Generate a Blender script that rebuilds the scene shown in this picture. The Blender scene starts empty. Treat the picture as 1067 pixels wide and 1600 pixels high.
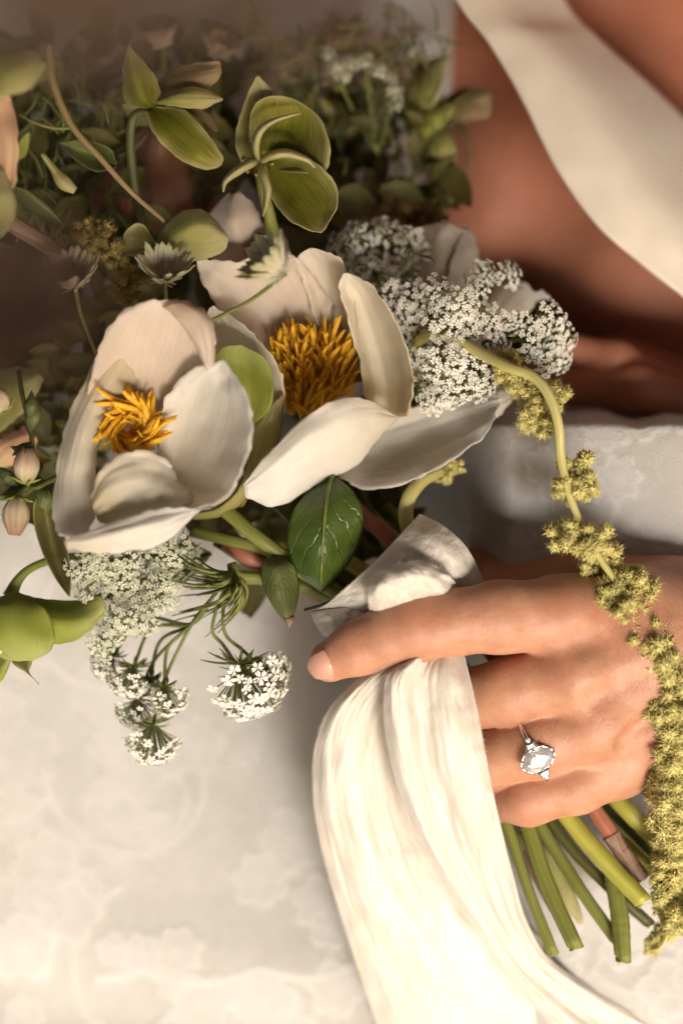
import bpy, math, random
import numpy as np
from mathutils import Vector, Matrix, Quaternion, noise as mnoise

S = bpy.context.scene
COL = S.collection
R = math.radians
random.seed(7)
rng = np.random.default_rng(11)

# ------------------------------------------------------------------ camera, sky, sun, exposure
CAMZ = 0.70            # camera height above the focal plane of the bouquet (m)
MM = 0.0002            # one photo pixel at z = 0 (m)
cam = bpy.data.cameras.new('camera'); camo = bpy.data.objects.new('camera', cam); COL.objects.link(camo)
camo.location = (0, 0, CAMZ)
cam.sensor_fit = 'VERTICAL'; cam.sensor_height = 36; cam.sensor_width = 24
cam.lens = 36 * CAMZ / (1600 * MM)
cam.clip_start = 0.01; cam.clip_end = 50
cam.dof.use_dof = True; cam.dof.focus_distance = CAMZ - 0.012; cam.dof.aperture_fstop = 3.4
S.camera = camo
SUN_DIR = Vector((0.24, -0.48, 0.84)).normalized()
w = bpy.data.worlds.new('World'); S.world = w; w.use_nodes = True
nt = w.node_tree; bg = nt.nodes['Background']
sky = nt.nodes.new('ShaderNodeTexSky'); sky.sky_type = 'NISHITA'; sky.sun_disc = False
sky.sun_elevation = math.asin(SUN_DIR.z); sky.sun_rotation = math.atan2(SUN_DIR.x, SUN_DIR.y)
sky.air_density = 0.35; sky.dust_density = 8.0; sky.ozone_density = 0.0
tint = nt.nodes.new('ShaderNodeMix'); tint.data_type = 'RGBA'; tint.blend_type = 'MULTIPLY'; tint.inputs[0].default_value = 1.0
tint.inputs[7].default_value = (1.0, 0.91, 0.73, 1)          # hazy warm sky
nt.links.new(sky.outputs[0], tint.inputs[6]); nt.links.new(tint.outputs[2], bg.inputs[0]); bg.inputs[1].default_value = 0.15
sl = bpy.data.lights.new('sun', 'SUN'); sl.energy = 1.5; sl.angle = R(15); sl.color = (0.95, 0.97, 1.0)
so = bpy.data.objects.new('sun', sl); COL.objects.link(so)
so.rotation_euler = SUN_DIR.to_track_quat('Z', 'Y').to_euler()
S.view_settings.view_transform = 'Standard'; S.view_settings.look = 'None'
S.view_settings.exposure = 0.76; S.view_settings.gamma = 1.0
S.render.engine = 'CYCLES'; S.cycles.use_denoising = True; S.cycles.max_bounces = 8

# ------------------------------------------------------------------ helpers
def P(px, py, z=0.0):
    """photo pixel + height above the focal plane in mm -> point (m)"""
    z *= 0.001
    k = MM * (CAMZ - z) / CAMZ
    return Vector(((px - 533.5) * k, -(py - 800) * k, z))
def PA(a):
    a = np.asarray(a, float); z = a[..., 2] * 0.001
    k = MM * (CAMZ - z) / CAMZ
    return np.stack([(a[..., 0] - 533.5) * k, -(a[..., 1] - 800) * k, z], -1)
def cr(c, n):
    """Catmull-Rom through the control points, n + 1 samples"""
    c = np.asarray(c, float)
    if len(c) == 2:
        t = np.linspace(0, 1, n + 1)[:, None]; return c[0] * (1 - t) + c[1] * t
    e = np.vstack([2 * c[0] - c[1], c, 2 * c[-1] - c[-2]])
    t = np.linspace(0, len(c) - 1, n + 1); i = np.minimum(t.astype(int), len(c) - 2); f = (t - i)[:, None]
    a, b, d, g = e[i], e[i + 1], e[i + 2], e[i + 3]
    return 0.5 * (2 * b + (d - a) * f + (2 * a - 5 * b + 4 * d - g) * f * f + (3 * b - a - 3 * d + g) * f ** 3)

def org(o):
    v = Vector((0, 0, 0))
    while o is not None: v += o.location; o = o.parent
    return v
def link(o, parent=None):
    COL.objects.link(o)
    if parent is not None: o.parent = parent
    return o
def tag(o, label=None, cat=None, group=None, kind=None):
    if label: o['label'] = label
    if cat: o['category'] = cat
    if group: o['group'] = group
    if kind: o['kind'] = kind
    return o
def thing(name, loc, label, cat, group=None):
    o = bpy.data.objects.new(name, None); o.location = loc; o.empty_display_size = 0.005; COL.objects.link(o)
    return tag(o, label, cat, group)
def obj(name, verts, faces, mat, parent=None, uv=None, smooth=True, thick=0, attrs=None, level=0):
    verts = np.asarray(verts, float).reshape(-1, 3)
    if parent is not None: verts = verts - np.array(org(parent))
    me = bpy.data.meshes.new(name); me.from_pydata(verts.tolist(), [], [list(map(int, f)) for f in faces] if not isinstance(faces, np.ndarray) else faces.tolist())
    me.materials.append(mat)
    if smooth: me.polygons.foreach_set('use_smooth', [True] * len(me.polygons))
    if uv is not None:
        l = me.uv_layers.new(name='UVMap'); idx = np.empty(len(me.loops), int); me.loops.foreach_get('vertex_index', idx)
        l.data.foreach_set('uv', np.asarray(uv, float)[idx].ravel())
    for k, v in (attrs or {}).items():
        a = me.attributes.new(k, 'FLOAT', 'POINT'); a.data.foreach_set('value', np.asarray(v, float))
    me.update()
    o = bpy.data.objects.new(name, me); link(o, parent)
    if thick:
        m = o.modifiers.new('thickness', 'SOLIDIFY'); m.thickness = thick; m.offset = 0
    return o
def gridfaces(nv, nu, off=0, wrap=False):
    f = []; W = nu if wrap else nu + 1
    for j in range(nv):
        for i in range(nu):
            a = off + j * W + i; b = off + j * W + (i + 1) % W
            f.append((a, b, b + W, a + W))
    return f
def sheet_pts(rails, nu, nv, bulge=0, ruffle=0, freq=0.03, seed=0.0, wave=0, folds=None):
    A = np.stack([cr(r, nv) for r in rails])
    G = np.stack([cr(A[:, j], nu) for j in range(nv + 1)])       # nv+1, nu+1, 3
    t = np.linspace(0, 1, nu + 1)[None, :]; s = np.linspace(0, 1, nv + 1)[:, None]
    G[..., 2] += bulge * 4 * t * (1 - t) * np.sin(np.pi * np.clip(s * 0.85 + 0.1, 0, 1))
    if ruffle or wave:
        e = 0.35 + 0.65 * np.maximum(np.abs(2 * t - 1) ** 3 + 0 * s, s ** 3 + 0 * t)
        for j in range(nv + 1):
            for i in range(nu + 1):
                p = Vector((G[j, i, 0] * freq, G[j, i, 1] * freq, seed))
                G[j, i, 2] += ruffle * e[j, i] * mnoise.noise(p)
                if wave:
                    edge = max(abs(2 * t[0, i] - 1), s[j, 0]) ** 6
                    G[j, i, 0] += wave * edge * mnoise.noise(p * 3.1 + Vector((9, 0, 0)))
                    G[j, i, 1] += wave * edge * mnoise.noise(p * 3.1 + Vector((0, 9, 0)))
    if folds:
        am_, fu, fv = folds
        for j in range(nv + 1):
            for i in range(nu + 1):
                w_ = min(1.0, 6 * min(t[0, i], 1 - t[0, i]) + .15)
                G[j, i, 2] += am_ * w_ * (mnoise.noise(Vector((t[0, i] * fu + .8 * s[j, 0], s[j, 0] * fv, seed + 7))) + .5 * mnoise.noise(Vector((t[0, i] * fu * 2.3 - .9 * s[j, 0], s[j, 0] * fv * 2, seed + 3))) + (.2 * mnoise.noise(Vector((t[0, i] * fu * 6 + 1.5 * s[j, 0], s[j, 0] * fv * 3, seed + 13))) if nu > 40 else 0))
    uv = np.stack([t + 0 * s, s + 0 * t], -1).reshape(-1, 2)
    return G, uv
def sheet(name, rails, mat, parent=None, nu=16, nv=20, bulge=0, ruffle=0, freq=0.03, seed=None, thick=0.00022, wave=0, folds=None):
    G, uv = sheet_pts(rails, nu, nv, bulge, ruffle, freq, random.random() * 50 if seed is None else seed, wave, folds)
    return obj(name, PA(G).reshape(-1, 3), gridfaces(nv, nu), mat, parent, uv, thick=thick)
def tube_geo(pts, rad, n=10, ns=None, world=False, ridges=0.0, cap=True, off=0, cut=None, wob=0):
    """tube along px/z control points; rad in mm (number or list)"""
    ns = ns or max(6, 5 * (len(pts) - 1))
    C = cr(pts, ns); W = C if world else PA(C)
    r = cr(np.array([[x] for x in (rad if hasattr(rad, '__len__') else [rad, rad])]), ns)[:, 0] * 0.001
    T = np.gradient(W, axis=0); T /= np.linalg.norm(T, axis=1)[:, None] + 1e-12
    up = np.array([0.0, 0, 1.0]) if abs(T[0, 2]) < 0.9 else np.array([1.0, 0, 0])
    V = []; UV = []
    Nn = None
    for j in range(ns + 1):
        Nn = up if Nn is None else Nn
        Nn = Nn - T[j] * Nn.dot(T[j]); Nn /= np.linalg.norm(Nn) + 1e-12
        B = np.cross(T[j], Nn)
        for i in range(n):
            a = 2 * math.pi * i / n
            rr = r[j] * (1 + (wob * mnoise.noise(Vector((j * .35, a * .6, W[0, 0] * 900))) if wob else 0)) * (1 + ridges * math.cos(a * max(3, n // 3)))
            q = W[j] + rr * (math.cos(a) * Nn + math.sin(a) * B)
            if cut is not None and j == ns: q = q + T[j] * rr * cut * math.cos(a + 0.6)
            V.append(q); UV.append((i / n, j / ns))
    F = gridfaces(ns, n, off, wrap=True)
    if cap:
        F.append(tuple(off + i for i in reversed(range(n)))); F.append(tuple(off + ns * n + i for i in range(n)))
    return V, F, UV
def tube(name, pts, rad, mat, parent=None, **k):
    V, F, UV = tube_geo(pts, rad, **k); return obj(name, V, F, mat, parent, UV)
class Bag:
    def __init__(s): s.V = []; s.F = []; s.U = []
    def add(s, V, F, U=None):
        o = len(s.V); s.V += [tuple(v) for v in V]; s.F += [tuple(i + o for i in f) for f in F]
        s.U += list(U) if U is not None else [(0.5, 0.5)] * len(V)
    def tube(s, pts, rad, **k):
        V, F, U = tube_geo(pts, rad, **k); s.add(V, F, U)
    def sheet(s, rails, nu=4, nv=6, **k):
        G, uv = sheet_pts(rails, nu, nv, **k); s.add(PA(G).reshape(-1, 3), gridfaces(nv, nu), uv.tolist())
    def build(s, name, mat, parent=None, **k): return obj(name, s.V, s.F, mat, parent, s.U, **k)
    def mesh(s, name, mat):
        me = bpy.data.meshes.new(name); me.from_pydata(s.V, [], s.F); me.materials.append(mat)
        me.polygons.foreach_set('use_smooth', [True] * len(me.polygons))
        l = me.uv_layers.new(name='UVMap'); idx = np.empty(len(me.loops), int); me.loops.foreach_get('vertex_index', idx)
        l.data.foreach_set('uv', np.asarray(s.U, float)[idx].ravel()); return me
def rand_dir(zmin=-1):
    while True:
        v = Vector((random.gauss(0, 1), random.gauss(0, 1), random.gauss(0, 1))).normalized()
        if v.z >= zmin: return v
def place(name, me, loc, axis, scale, parent, spin=None):
    """loc in world metres; shares the mesh"""
    o = bpy.data.objects.new(name, me); link(o, parent)
    o.location = Vector(loc) - (org(parent) if parent else Vector((0, 0, 0)))
    q = Vector(axis).normalized().to_track_quat('Z', 'Y')
    o.rotation_mode = 'QUATERNION'
    o.rotation_quaternion = q @ Quaternion((0, 0, 1), random.random() * 6.283 if spin is None else spin)
    o.scale = (scale, scale, scale) if not hasattr(scale, '__len__') else scale
    return o

# ------------------------------------------------------------------ materials
def lin(r, g, b):
    f = lambda c: (c / 255 / 12.92) if c <= 10 else ((c / 255 + 0.055) / 1.055) ** 2.4
    return (f(r), f(g), f(b), 1)
class NB:
    def __init__(s, name):
        s.m = bpy.data.materials.new(name); s.m.use_nodes = True; s.t = s.m.node_tree
        s.b = s.t.nodes['Principled BSDF']; s.out = s.t.nodes['Material Output']
    def n(s, kind, **k):
        x = s.t.nodes.new('ShaderNode' + kind)
        for a, v in k.items(): setattr(x, a, v)
        return x
    def l(s, a, b): s.t.links.new(a, b)
    def math(s, op, a, b=0.0, c=0.0):
        x = s.n('Math', operation=op)
        for i, v in enumerate((a, b, c)):
            if isinstance(v, (int, float)): x.inputs[i].default_value = v
            else: s.l(v, x.inputs[i])
        return x.outputs[0]
    def mix(s, f, a, b, mode='MIX'):
        x = s.n('Mix', data_type='RGBA', blend_type=mode)
        for i, v in ((0, f), (6, a), (7, b)):
            if isinstance(v, (int, float)): x.inputs[i].default_value = v
            elif isinstance(v, tuple): x.inputs[i].default_value = v
            else: s.l(v, x.inputs[i])
        return x.outputs[2]
    def noise(s, vec, scale, detail=4, rough=0.55):
        x = s.n('TexNoise'); x.inputs['Scale'].default_value = scale; x.inputs['Detail'].default_value = detail; x.inputs['Roughness'].default_value = rough
        if vec is not None: s.l(vec, x.inputs['Vector'])
        return x.outputs['Fac']
    def ramp(s, f, stops):
        x = s.n('ValToRGB'); e = x.color_ramp.elements
        while len(e) < len(stops): e.new(0.5)
        for i, (p, c) in enumerate(stops): e[i].position = p; e[i].color = c
        s.l(f, x.inputs[0]); return x.outputs[0]
    def scaled(s, vec, sc):
        x = s.n('Mapping'); x.inputs['Scale'].default_value = sc; s.l(vec, x.inputs[0]); return x.outputs[0]
    def bump(s, h, strength=0.3, dist=0.0005):
        x = s.n('Bump'); x.inputs['Strength'].default_value = strength; x.inputs['Distance'].default_value = dist
        s.l(h, x.inputs['Height']); s.l(x.outputs[0], s.b.inputs['Normal']); return x.outputs[0]
    def coords(s):
        x = s.n('TexCoord'); return x.outputs
    def set(s, **k):
        for a, v in k.items():
            i = s.b.inputs[a.replace('_', ' ')]
            if isinstance(v, (int, float, tuple)): i.default_value = v
            else: s.l(v, i)
    def translucent(s, col, f, normal=None):
        tr = s.n('BsdfTranslucent'); s.l(col, tr.inputs[0]) if not isinstance(col, tuple) else setattr(tr.inputs[0], 'default_value', col)
        if normal is not None: s.l(normal, tr.inputs['Normal'])
        mx = s.n('MixShader'); mx.inputs[0].default_value = f
        s.l(s.b.outputs[0], mx.inputs[1]); s.l(tr.outputs[0], mx.inputs[2]); s.l(mx.outputs[0], s.out.inputs[0])

def petal_mat(name, stops, vein=0.25, trans=0.3, rough=0.6, streak=(70, 2.2, 1), veincol=None, blotch=0.2, spec=0.22, edge=None, bump=0.4):
    b = NB(name); co = b.coords(); uv = co['UV']
    sep = b.n('SeparateXYZ'); b.l(uv, sep.inputs[0])
    nz = b.noise(co['Object'], 60, 3)
    v2 = b.math('ADD', sep.outputs[1], b.math('MULTIPLY', b.math('SUBTRACT', nz, 0.5), 0.3))
    c = b.ramp(v2, stops)
    if edge is not None:
        e = b.math('POWER', b.math('ABSOLUTE', b.math('MULTIPLY_ADD', sep.outputs[0], 2, -1)), 5)
        c = b.mix(b.math('MULTIPLY', e, 0.8), c, edge)
    st = b.noise(b.scaled(uv, streak), 1.0, 3, 0.6)
    st2 = b.math('MULTIPLY', b.math('SUBTRACT', st, 0.42), 2.4)
    s3 = b.n('Clamp'); b.l(st2, s3.inputs[0])
    c = b.mix(b.math('MULTIPLY', s3.outputs[0], vein), c, veincol or (0.5, 0.42, 0.3, 1), 'MULTIPLY')
    bl = b.noise(co['Object'], 130, 4)
    c = b.mix(b.math('MULTIPLY', bl, blotch), c, (0.45, 0.36, 0.22, 1), 'MULTIPLY')
    nrm = b.bump(b.math('ADD', st, b.math('MULTIPLY', b.noise(co['Object'], 220, 3), 0.8)), bump, 0.0006)
    b.set(Base_Color=c, Roughness=rough, Specular_IOR_Level=spec)
    b.translucent(c, trans, nrm); return b.m
def leaf_mat(name, c1, c2, veinc, nvein=9, rough=0.38, trans=0.12, spec=0.5, vein=0.6, bump=0.5):
    b = NB(name); co = b.coords(); sep = b.n('SeparateXYZ'); b.l(co['UV'], sep.inputs[0])
    au = b.math('ABSOLUTE', b.math('SUBTRACT', sep.outputs[0], 0.5))
    nz = b.noise(co['UV'], 6, 3)
    ph = b.math('ADD', b.math('SUBTRACT', b.math('MULTIPLY', sep.outputs[1], nvein), b.math('MULTIPLY', au, nvein * 0.9)), b.math('MULTIPLY', nz, 0.8))
    tri = b.math('ABSOLUTE', b.math('SUBTRACT', b.math('FRACT', ph), 0.5))
    side = b.math('SMOOTH_MIN', b.math('MULTIPLY', tri, 14), 1.0, 0.2)
    mid = b.math('SMOOTH_MIN', b.math('MULTIPLY', au, 40), 1.0, 0.2)
    vf = b.math('SUBTRACT', 1.0, b.math('MINIMUM', side, mid))
    vc = b.n('Clamp'); b.l(vf, vc.inputs[0])
    big = b.noise(co['Object'], 70, 4)
    c = b.mix(b.ramp(big, [(0.3, (0, 0, 0, 1)), (0.7, (1, 1, 1, 1))]), c1, c2)
    c = b.mix(b.math('MULTIPLY', vc.outputs[0], vein), c, veinc)
    fine = b.n('TexVoronoi'); fine.inputs['Scale'].default_value = 900; b.l(co['Object'], fine.inputs['Vector'])
    h = b.math('ADD', b.math('MULTIPLY', vc.outputs[0], -1.0), b.math('MULTIPLY', fine.outputs['Distance'], 0.35))
    nrm = b.bump(h, bump, 0.0006)
    b.set(Base_Color=c, Roughness=rough, Specular_IOR_Level=spec)
    b.translucent(c, trans, nrm); return b.m
def plain_mat(name, c1, c2, scale=200, rough=0.6, trans=0.0, spec=0.3, bump=0.2, stretch=(1, 1, 1), uv=False):
    b = NB(name); co = b.coords(); v = b.scaled(co['UV' if uv else 'Object'], stretch)
    n = b.noise(v, scale, 4)
    c = b.mix(b.ramp(n, [(0.35, (0, 0, 0, 1)), (0.65, (1, 1, 1, 1))]), c1, c2)
    nrm = b.bump(n, bump, 0.0005)
    b.set(Base_Color=c, Roughness=rough, Specular_IOR_Level=spec)
    if trans: b.translucent(c, trans, nrm)
    return b.m
def A(r, g, b): return (r, g, b, 1)

M = {}
M['peony'] = petal_mat('cream_peony_petal', [(0.0, A(.72, .60, .38)), (0.35, A(.82, .75, .60)), (1.0, A(.86, .82, .72))], vein=0.22, trans=0.42)
M['peony_white'] = petal_mat('white_peony_petal', [(0.0, A(.80, .72, .58)), (0.4, A(.86, .82, .73)), (1.0, A(.88, .87, .83))], vein=0.14, trans=0.42)
M['peony_blush'] = petal_mat('blush_peony_petal', [(0.0, A(.72, .54, .38)), (0.4, A(.80, .68, .55)), (1.0, A(.85, .77, .67))], vein=0.2, trans=0.42)
M['sepal'] = petal_mat('olive_sepal', [(0.0, A(.22, .22, .06)), (0.5, A(.30, .27, .09)), (1.0, A(.36, .30, .15))], vein=0.4, trans=0.2, edge=A(.10, .04, .02))
M['bract'] = petal_mat('yellow_green_bract', [(0.0, A(.30, .32, .06)), (0.5, A(.27, .31, .05)), (1.0, A(.42, .44, .16))], vein=0.3, trans=0.25)
M['hell'] = petal_mat('hellebore_petal', [(0.0, A(.13, .14, .012)), (0.45, A(.22, .22, .022)), (0.8, A(.33, .31, .05)), (1.0, A(.56, .50, .22))], vein=0.85, veincol=A(.30, .34, .16), trans=0.28, edge=A(.58, .53, .26), streak=(38, 3.4, 1), blotch=.45)
M['hell_pale'] = petal_mat('pale_hellebore_petal', [(0.0, A(.28, .29, .07)), (0.5, A(.38, .36, .12)), (1.0, A(.52, .47, .25))], vein=0.45, veincol=A(.45, .45, .25), trans=0.3, edge=A(.52, .46, .26))
M['hell_cream'] = petal_mat('cream_green_nectary', [(0.0, A(.50, .48, .18)), (0.5, A(.60, .56, .28)), (1.0, A(.62, .56, .30))], vein=0.4, trans=0.3)
M['hell_dusk'] = petal_mat('dusky_hellebore_petal', [(0.0, A(.22, .17, .06)), (0.5, A(.30, .22, .10)), (1.0, A(.40, .30, .17))], vein=0.4, trans=0.3)
M['stamen'] = plain_mat('yellow_stamen', A(.80, .41, .015), A(.93, .60, .05), 400, 0.5, trans=0.3)
M['anther'] = plain_mat('brown_anther', A(.16, .09, .03), A(.40, .28, .10), 500, 0.7)
M['leaf'] = leaf_mat('dark_green_leaf', A(.032, .060, .008), A(.070, .105, .014), A(.075, .11, .025), nvein=5, rough=0.3)
M['leaf2'] = leaf_mat('olive_leaf', A(.05, .07, .015), A(.10, .11, .025), A(.16, .16, .05), rough=0.5)
M['leaf_brown'] = leaf_mat('russet_edged_leaf', A(.07, .06, .02), A(.17, .16, .04), A(.10, .05, .02), rough=0.5)
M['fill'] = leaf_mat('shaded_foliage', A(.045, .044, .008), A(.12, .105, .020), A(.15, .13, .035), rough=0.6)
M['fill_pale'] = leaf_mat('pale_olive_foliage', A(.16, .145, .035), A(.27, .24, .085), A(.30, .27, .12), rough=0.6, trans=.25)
M['fine'] = plain_mat('fine_green', A(.09, .11, .024), A(.17, .18, .05), 300, 0.5)
M['floret'] = plain_mat('white_floret', A(.80, .77, .65), A(.89, .87, .79), 900, 0.6, trans=0.25)
M['floret_g'] = plain_mat('greenish_floret', A(.52, .53, .36), A(.74, .74, .60), 900, 0.6, trans=0.25)
M['stalklet'] = plain_mat('pale_green_stalklet', A(.22, .24, .085), A(.36, .37, .17), 300, 0.6, trans=.2)
M['stem_g'] = plain_mat('green_stem', A(.12, .135, .024), A(.19, .195, .045), 1.0, 0.42, stretch=(14, 1.5, 1), uv=True, bump=0.35)
M['stem_y'] = plain_mat('yellow_green_stem', A(.26, .26, .04), A(.40, .37, .07), 1.0, 0.42, stretch=(8, 1.5, 1), uv=True, bump=0.3)
M['stem_r'] = plain_mat('reddish_stem', A(.30, .10, .06), A(.42, .18, .11), 1.0, 0.45, stretch=(10, 1.5, 1), uv=True, bump=0.3)
M['stem_b'] = plain_mat('brown_stem', A(.16, .09, .06), A(.32, .21, .14), 1.0, 0.6, stretch=(14, 3, 1), uv=True, bump=0.4)
M['stem_d'] = plain_mat('dark_green_stem', A(.05, .05, .012), A(.095, .095, .025), 1.0, 0.45, stretch=(10, 1.5, 1), uv=True, bump=0.3)
M['cut'] = plain_mat('cut_stem_face', A(.34, .33, .14), A(.52, .50, .28), 900, .6)
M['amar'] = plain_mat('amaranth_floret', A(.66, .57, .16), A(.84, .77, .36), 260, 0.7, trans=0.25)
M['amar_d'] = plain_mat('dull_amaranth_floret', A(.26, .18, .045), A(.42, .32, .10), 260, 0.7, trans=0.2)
M['amar_stem'] = plain_mat('amaranth_stem', A(.38, .34, .10), A(.52, .47, .19), 1.0, 0.45, stretch=(8, 2, 1), uv=True, bump=0.2)
M['astr'] = petal_mat('astrantia_bract', [(0.0, A(.70, .60, .42)), (0.5, A(.80, .74, .56)), (1.0, A(.58, .58, .30))], vein=0.5, veincol=A(.55, .45, .30), trans=0.3, streak=(18, 2, 1))
M['astr_p'] = petal_mat('dusky_astrantia_bract', [(0.0, A(.54, .38, .26)), (0.5, A(.66, .52, .38)), (1.0, A(.56, .46, .28))], vein=0.5, veincol=A(.55, .40, .30), trans=0.3, streak=(18, 2, 1))
M['bud'] = petal_mat('pink_green_bud', [(0.0, A(.36, .34, .12)), (0.4, A(.62, .52, .36)), (1.0, A(.34, .22, .13))], vein=0.6, veincol=A(.5, .30, .20), trans=0.2, streak=(22, 2, 1))
M['mauve'] = petal_mat('dusky_mauve_petal', [(0.0, A(.062, .036, .024)), (0.6, A(.11, .067, .047)), (1.0, A(.17, .11, .08))], vein=0.3, trans=0.1)
M['mauve_pale'] = petal_mat('pale_mauve_petal', [(0.0, A(.42, .29, .21)), (0.6, A(.56, .41, .31)), (1.0, A(.62, .48, .38))], vein=0.3, trans=0.2)
M['rosy'] = petal_mat('rosy_brown_petal', [(0.0, A(.20, .09, .05)), (0.6, A(.30, .15, .09)), (1.0, A(.38, .22, .15))], vein=0.3, trans=0.2)
M['peach'] = petal_mat('peach_petal', [(0.0, A(.50, .46, .14)), (0.35, A(.74, .50, .30)), (1.0, A(.76, .46, .30))], vein=0.3, trans=0.3)
M['black_thread'] = plain_mat('black_thread', A(.01, .01, .01), A(.02, .02, .02), 300, 0.5)

# skin
b = NB('skin'); co = b.coords()
red = b.n('Attribute', attribute_name='redness_shade').outputs['Fac']
mot = b.noise(co['Object'], 130, 5); mot2 = b.noise(co['Object'], 600, 3)
c = b.mix(b.ramp(mot, [(0.3, (0, 0, 0, 1)), (0.7, (1, 1, 1, 1))]), A(.41, .205, .118), A(.53, .295, .185))
c = b.mix(b.math('MULTIPLY', mot2, 0.5), c, A(.78, .54, .45), 'MULTIPLY')
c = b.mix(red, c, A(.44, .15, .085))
vo = b.n('TexVoronoi', feature='DISTANCE_TO_EDGE'); vo.inputs['Scale'].default_value = 1100; b.l(co['Object'], vo.inputs['Vector'])
vo2 = b.n('TexVoronoi', feature='DISTANCE_TO_EDGE'); vo2.inputs['Scale'].default_value = 420
b.l(b.scaled(co['Object'], (1.0, 0.45, 1.0)), vo2.inputs['Vector'])
h = b.math('ADD', b.math('MULTIPLY', b.math('MINIMUM', vo.outputs['Distance'], 0.18), 1.6), b.math('MULTIPLY', b.math('MINIMUM', vo2.outputs['Distance'], 0.12), 2.4))
h = b.math('ADD', h, b.math('MULTIPLY', b.noise(co['Object'], 700, 3), 0.35))
b.bump(h, 0.38, 0.0004)
b.set(Base_Color=c, Roughness=0.46, Specular_IOR_Level=0.42, Subsurface_Weight=0.22, Subsurface_Scale=0.004)
b.b.inputs['Subsurface Radius'].default_value = (1.0, 0.42, 0.22)
M['skin'] = b.m
b = NB('nail'); b.set(Base_Color=A(.56, .29, .22), Roughness=0.28, Specular_IOR_Level=0.5, Coat_Weight=0.2, Subsurface_Weight=0.15, Subsurface_Scale=0.002)
M['nail'] = b.m

# dress lace
b = NB('lace_cloth'); co = b.coords()
la = b.n('Attribute', attribute_name='lace').outputs['Fac']
n1 = b.noise(co['Object'], 28, 5); n2 = b.noise(co['Object'], 120, 4)
c = b.mix(b.ramp(n1, [(0.35, (0, 0, 0, 1)), (0.7, (1, 1, 1, 1))]), A(.42, .405, .375), A(.49, .475, .45))
c = b.mix(b.math('MULTIPLY', la, .6), c, A(.62, .61, .595))
c = b.mix(b.math('MULTIPLY', n2, 0.35), c, A(.72, .66, .58), 'MULTIPLY')
net = b.n('TexVoronoi', feature='DISTANCE_TO_EDGE'); net.inputs['Scale'].default_value = 900; b.l(co['Object'], net.inputs['Vector'])
b.bump(b.math('ADD', b.math('MULTIPLY', net.outputs['Distance'], 1.2), b.math('MULTIPLY', n2, 1.2)), 0.5, 0.0007)
b.set(Base_Color=c, Roughness=0.8, Specular_IOR_Level=0.15, Sheen_Weight=0.15)
M['lace'] = b.m
# satin band
b = NB('band_cloth'); co = b.coords()
n1 = b.noise(co['Object'], 55, 4); n2 = b.noise(co['Object'], 700, 2)
c = b.mix(n1, A(.56, .50, .41), A(.66, .60, .51)); b.bump(b.math('ADD', n1, b.math('MULTIPLY', n2, .4)), 0.25, 0.0012)
b.set(Base_Color=c, Roughness=0.7, Specular_IOR_Level=0.2, Sheen_Weight=0.2)
M['band'] = b.m
# crushed velvet
b = NB('crushed_velvet'); co = b.coords()
st = b.noise(b.scaled(co['UV'], (8, 7, 1)), 1.0, 4, 0.6)
st2 = b.noise(b.scaled(co['UV'], (38, 34, 1)), 1.0, 3, 0.55)
pile = b.noise(co['Object'], 1500, 2)
sh = b.ramp(st, [(0.36, (0, 0, 0, 1)), (0.62, (1, 1, 1, 1))])
c = b.mix(sh, A(.54, .485, .40), A(.61, .565, .49))
b.bump(b.math('ADD', b.math('ADD', b.math('MULTIPLY', st, 2.0), b.math('MULTIPLY', st2, .75)), b.math('MULTIPLY', pile, 0.10)), 0.45, 0.0009)
b.set(Base_Color=c, Roughness=b.math('MULTIPLY_ADD', st2, 0.35, 0.28), Specular_IOR_Level=0.35, Sheen_Weight=0.55, Sheen_Roughness=0.35)
M['velvet'] = b.m
# ring
b = NB('white_gold'); b.set(Base_Color=A(.78, .74, .70), Metallic=1.0, Roughness=0.14); M['gold'] = b.m
b = NB('diamond'); b.set(Base_Color=A(.93, .93, .93), Roughness=0.0, IOR=2.2, Transmission_Weight=0.75, Specular_IOR_Level=0.6); M['diamond'] = b.m
b = NB('grey_green_stone'); b.set(Base_Color=A(.20, .26, .24), Roughness=0.12, IOR=1.6, Transmission_Weight=0.2, Specular_IOR_Level=0.35); M['sidestone'] = b.m

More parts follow.
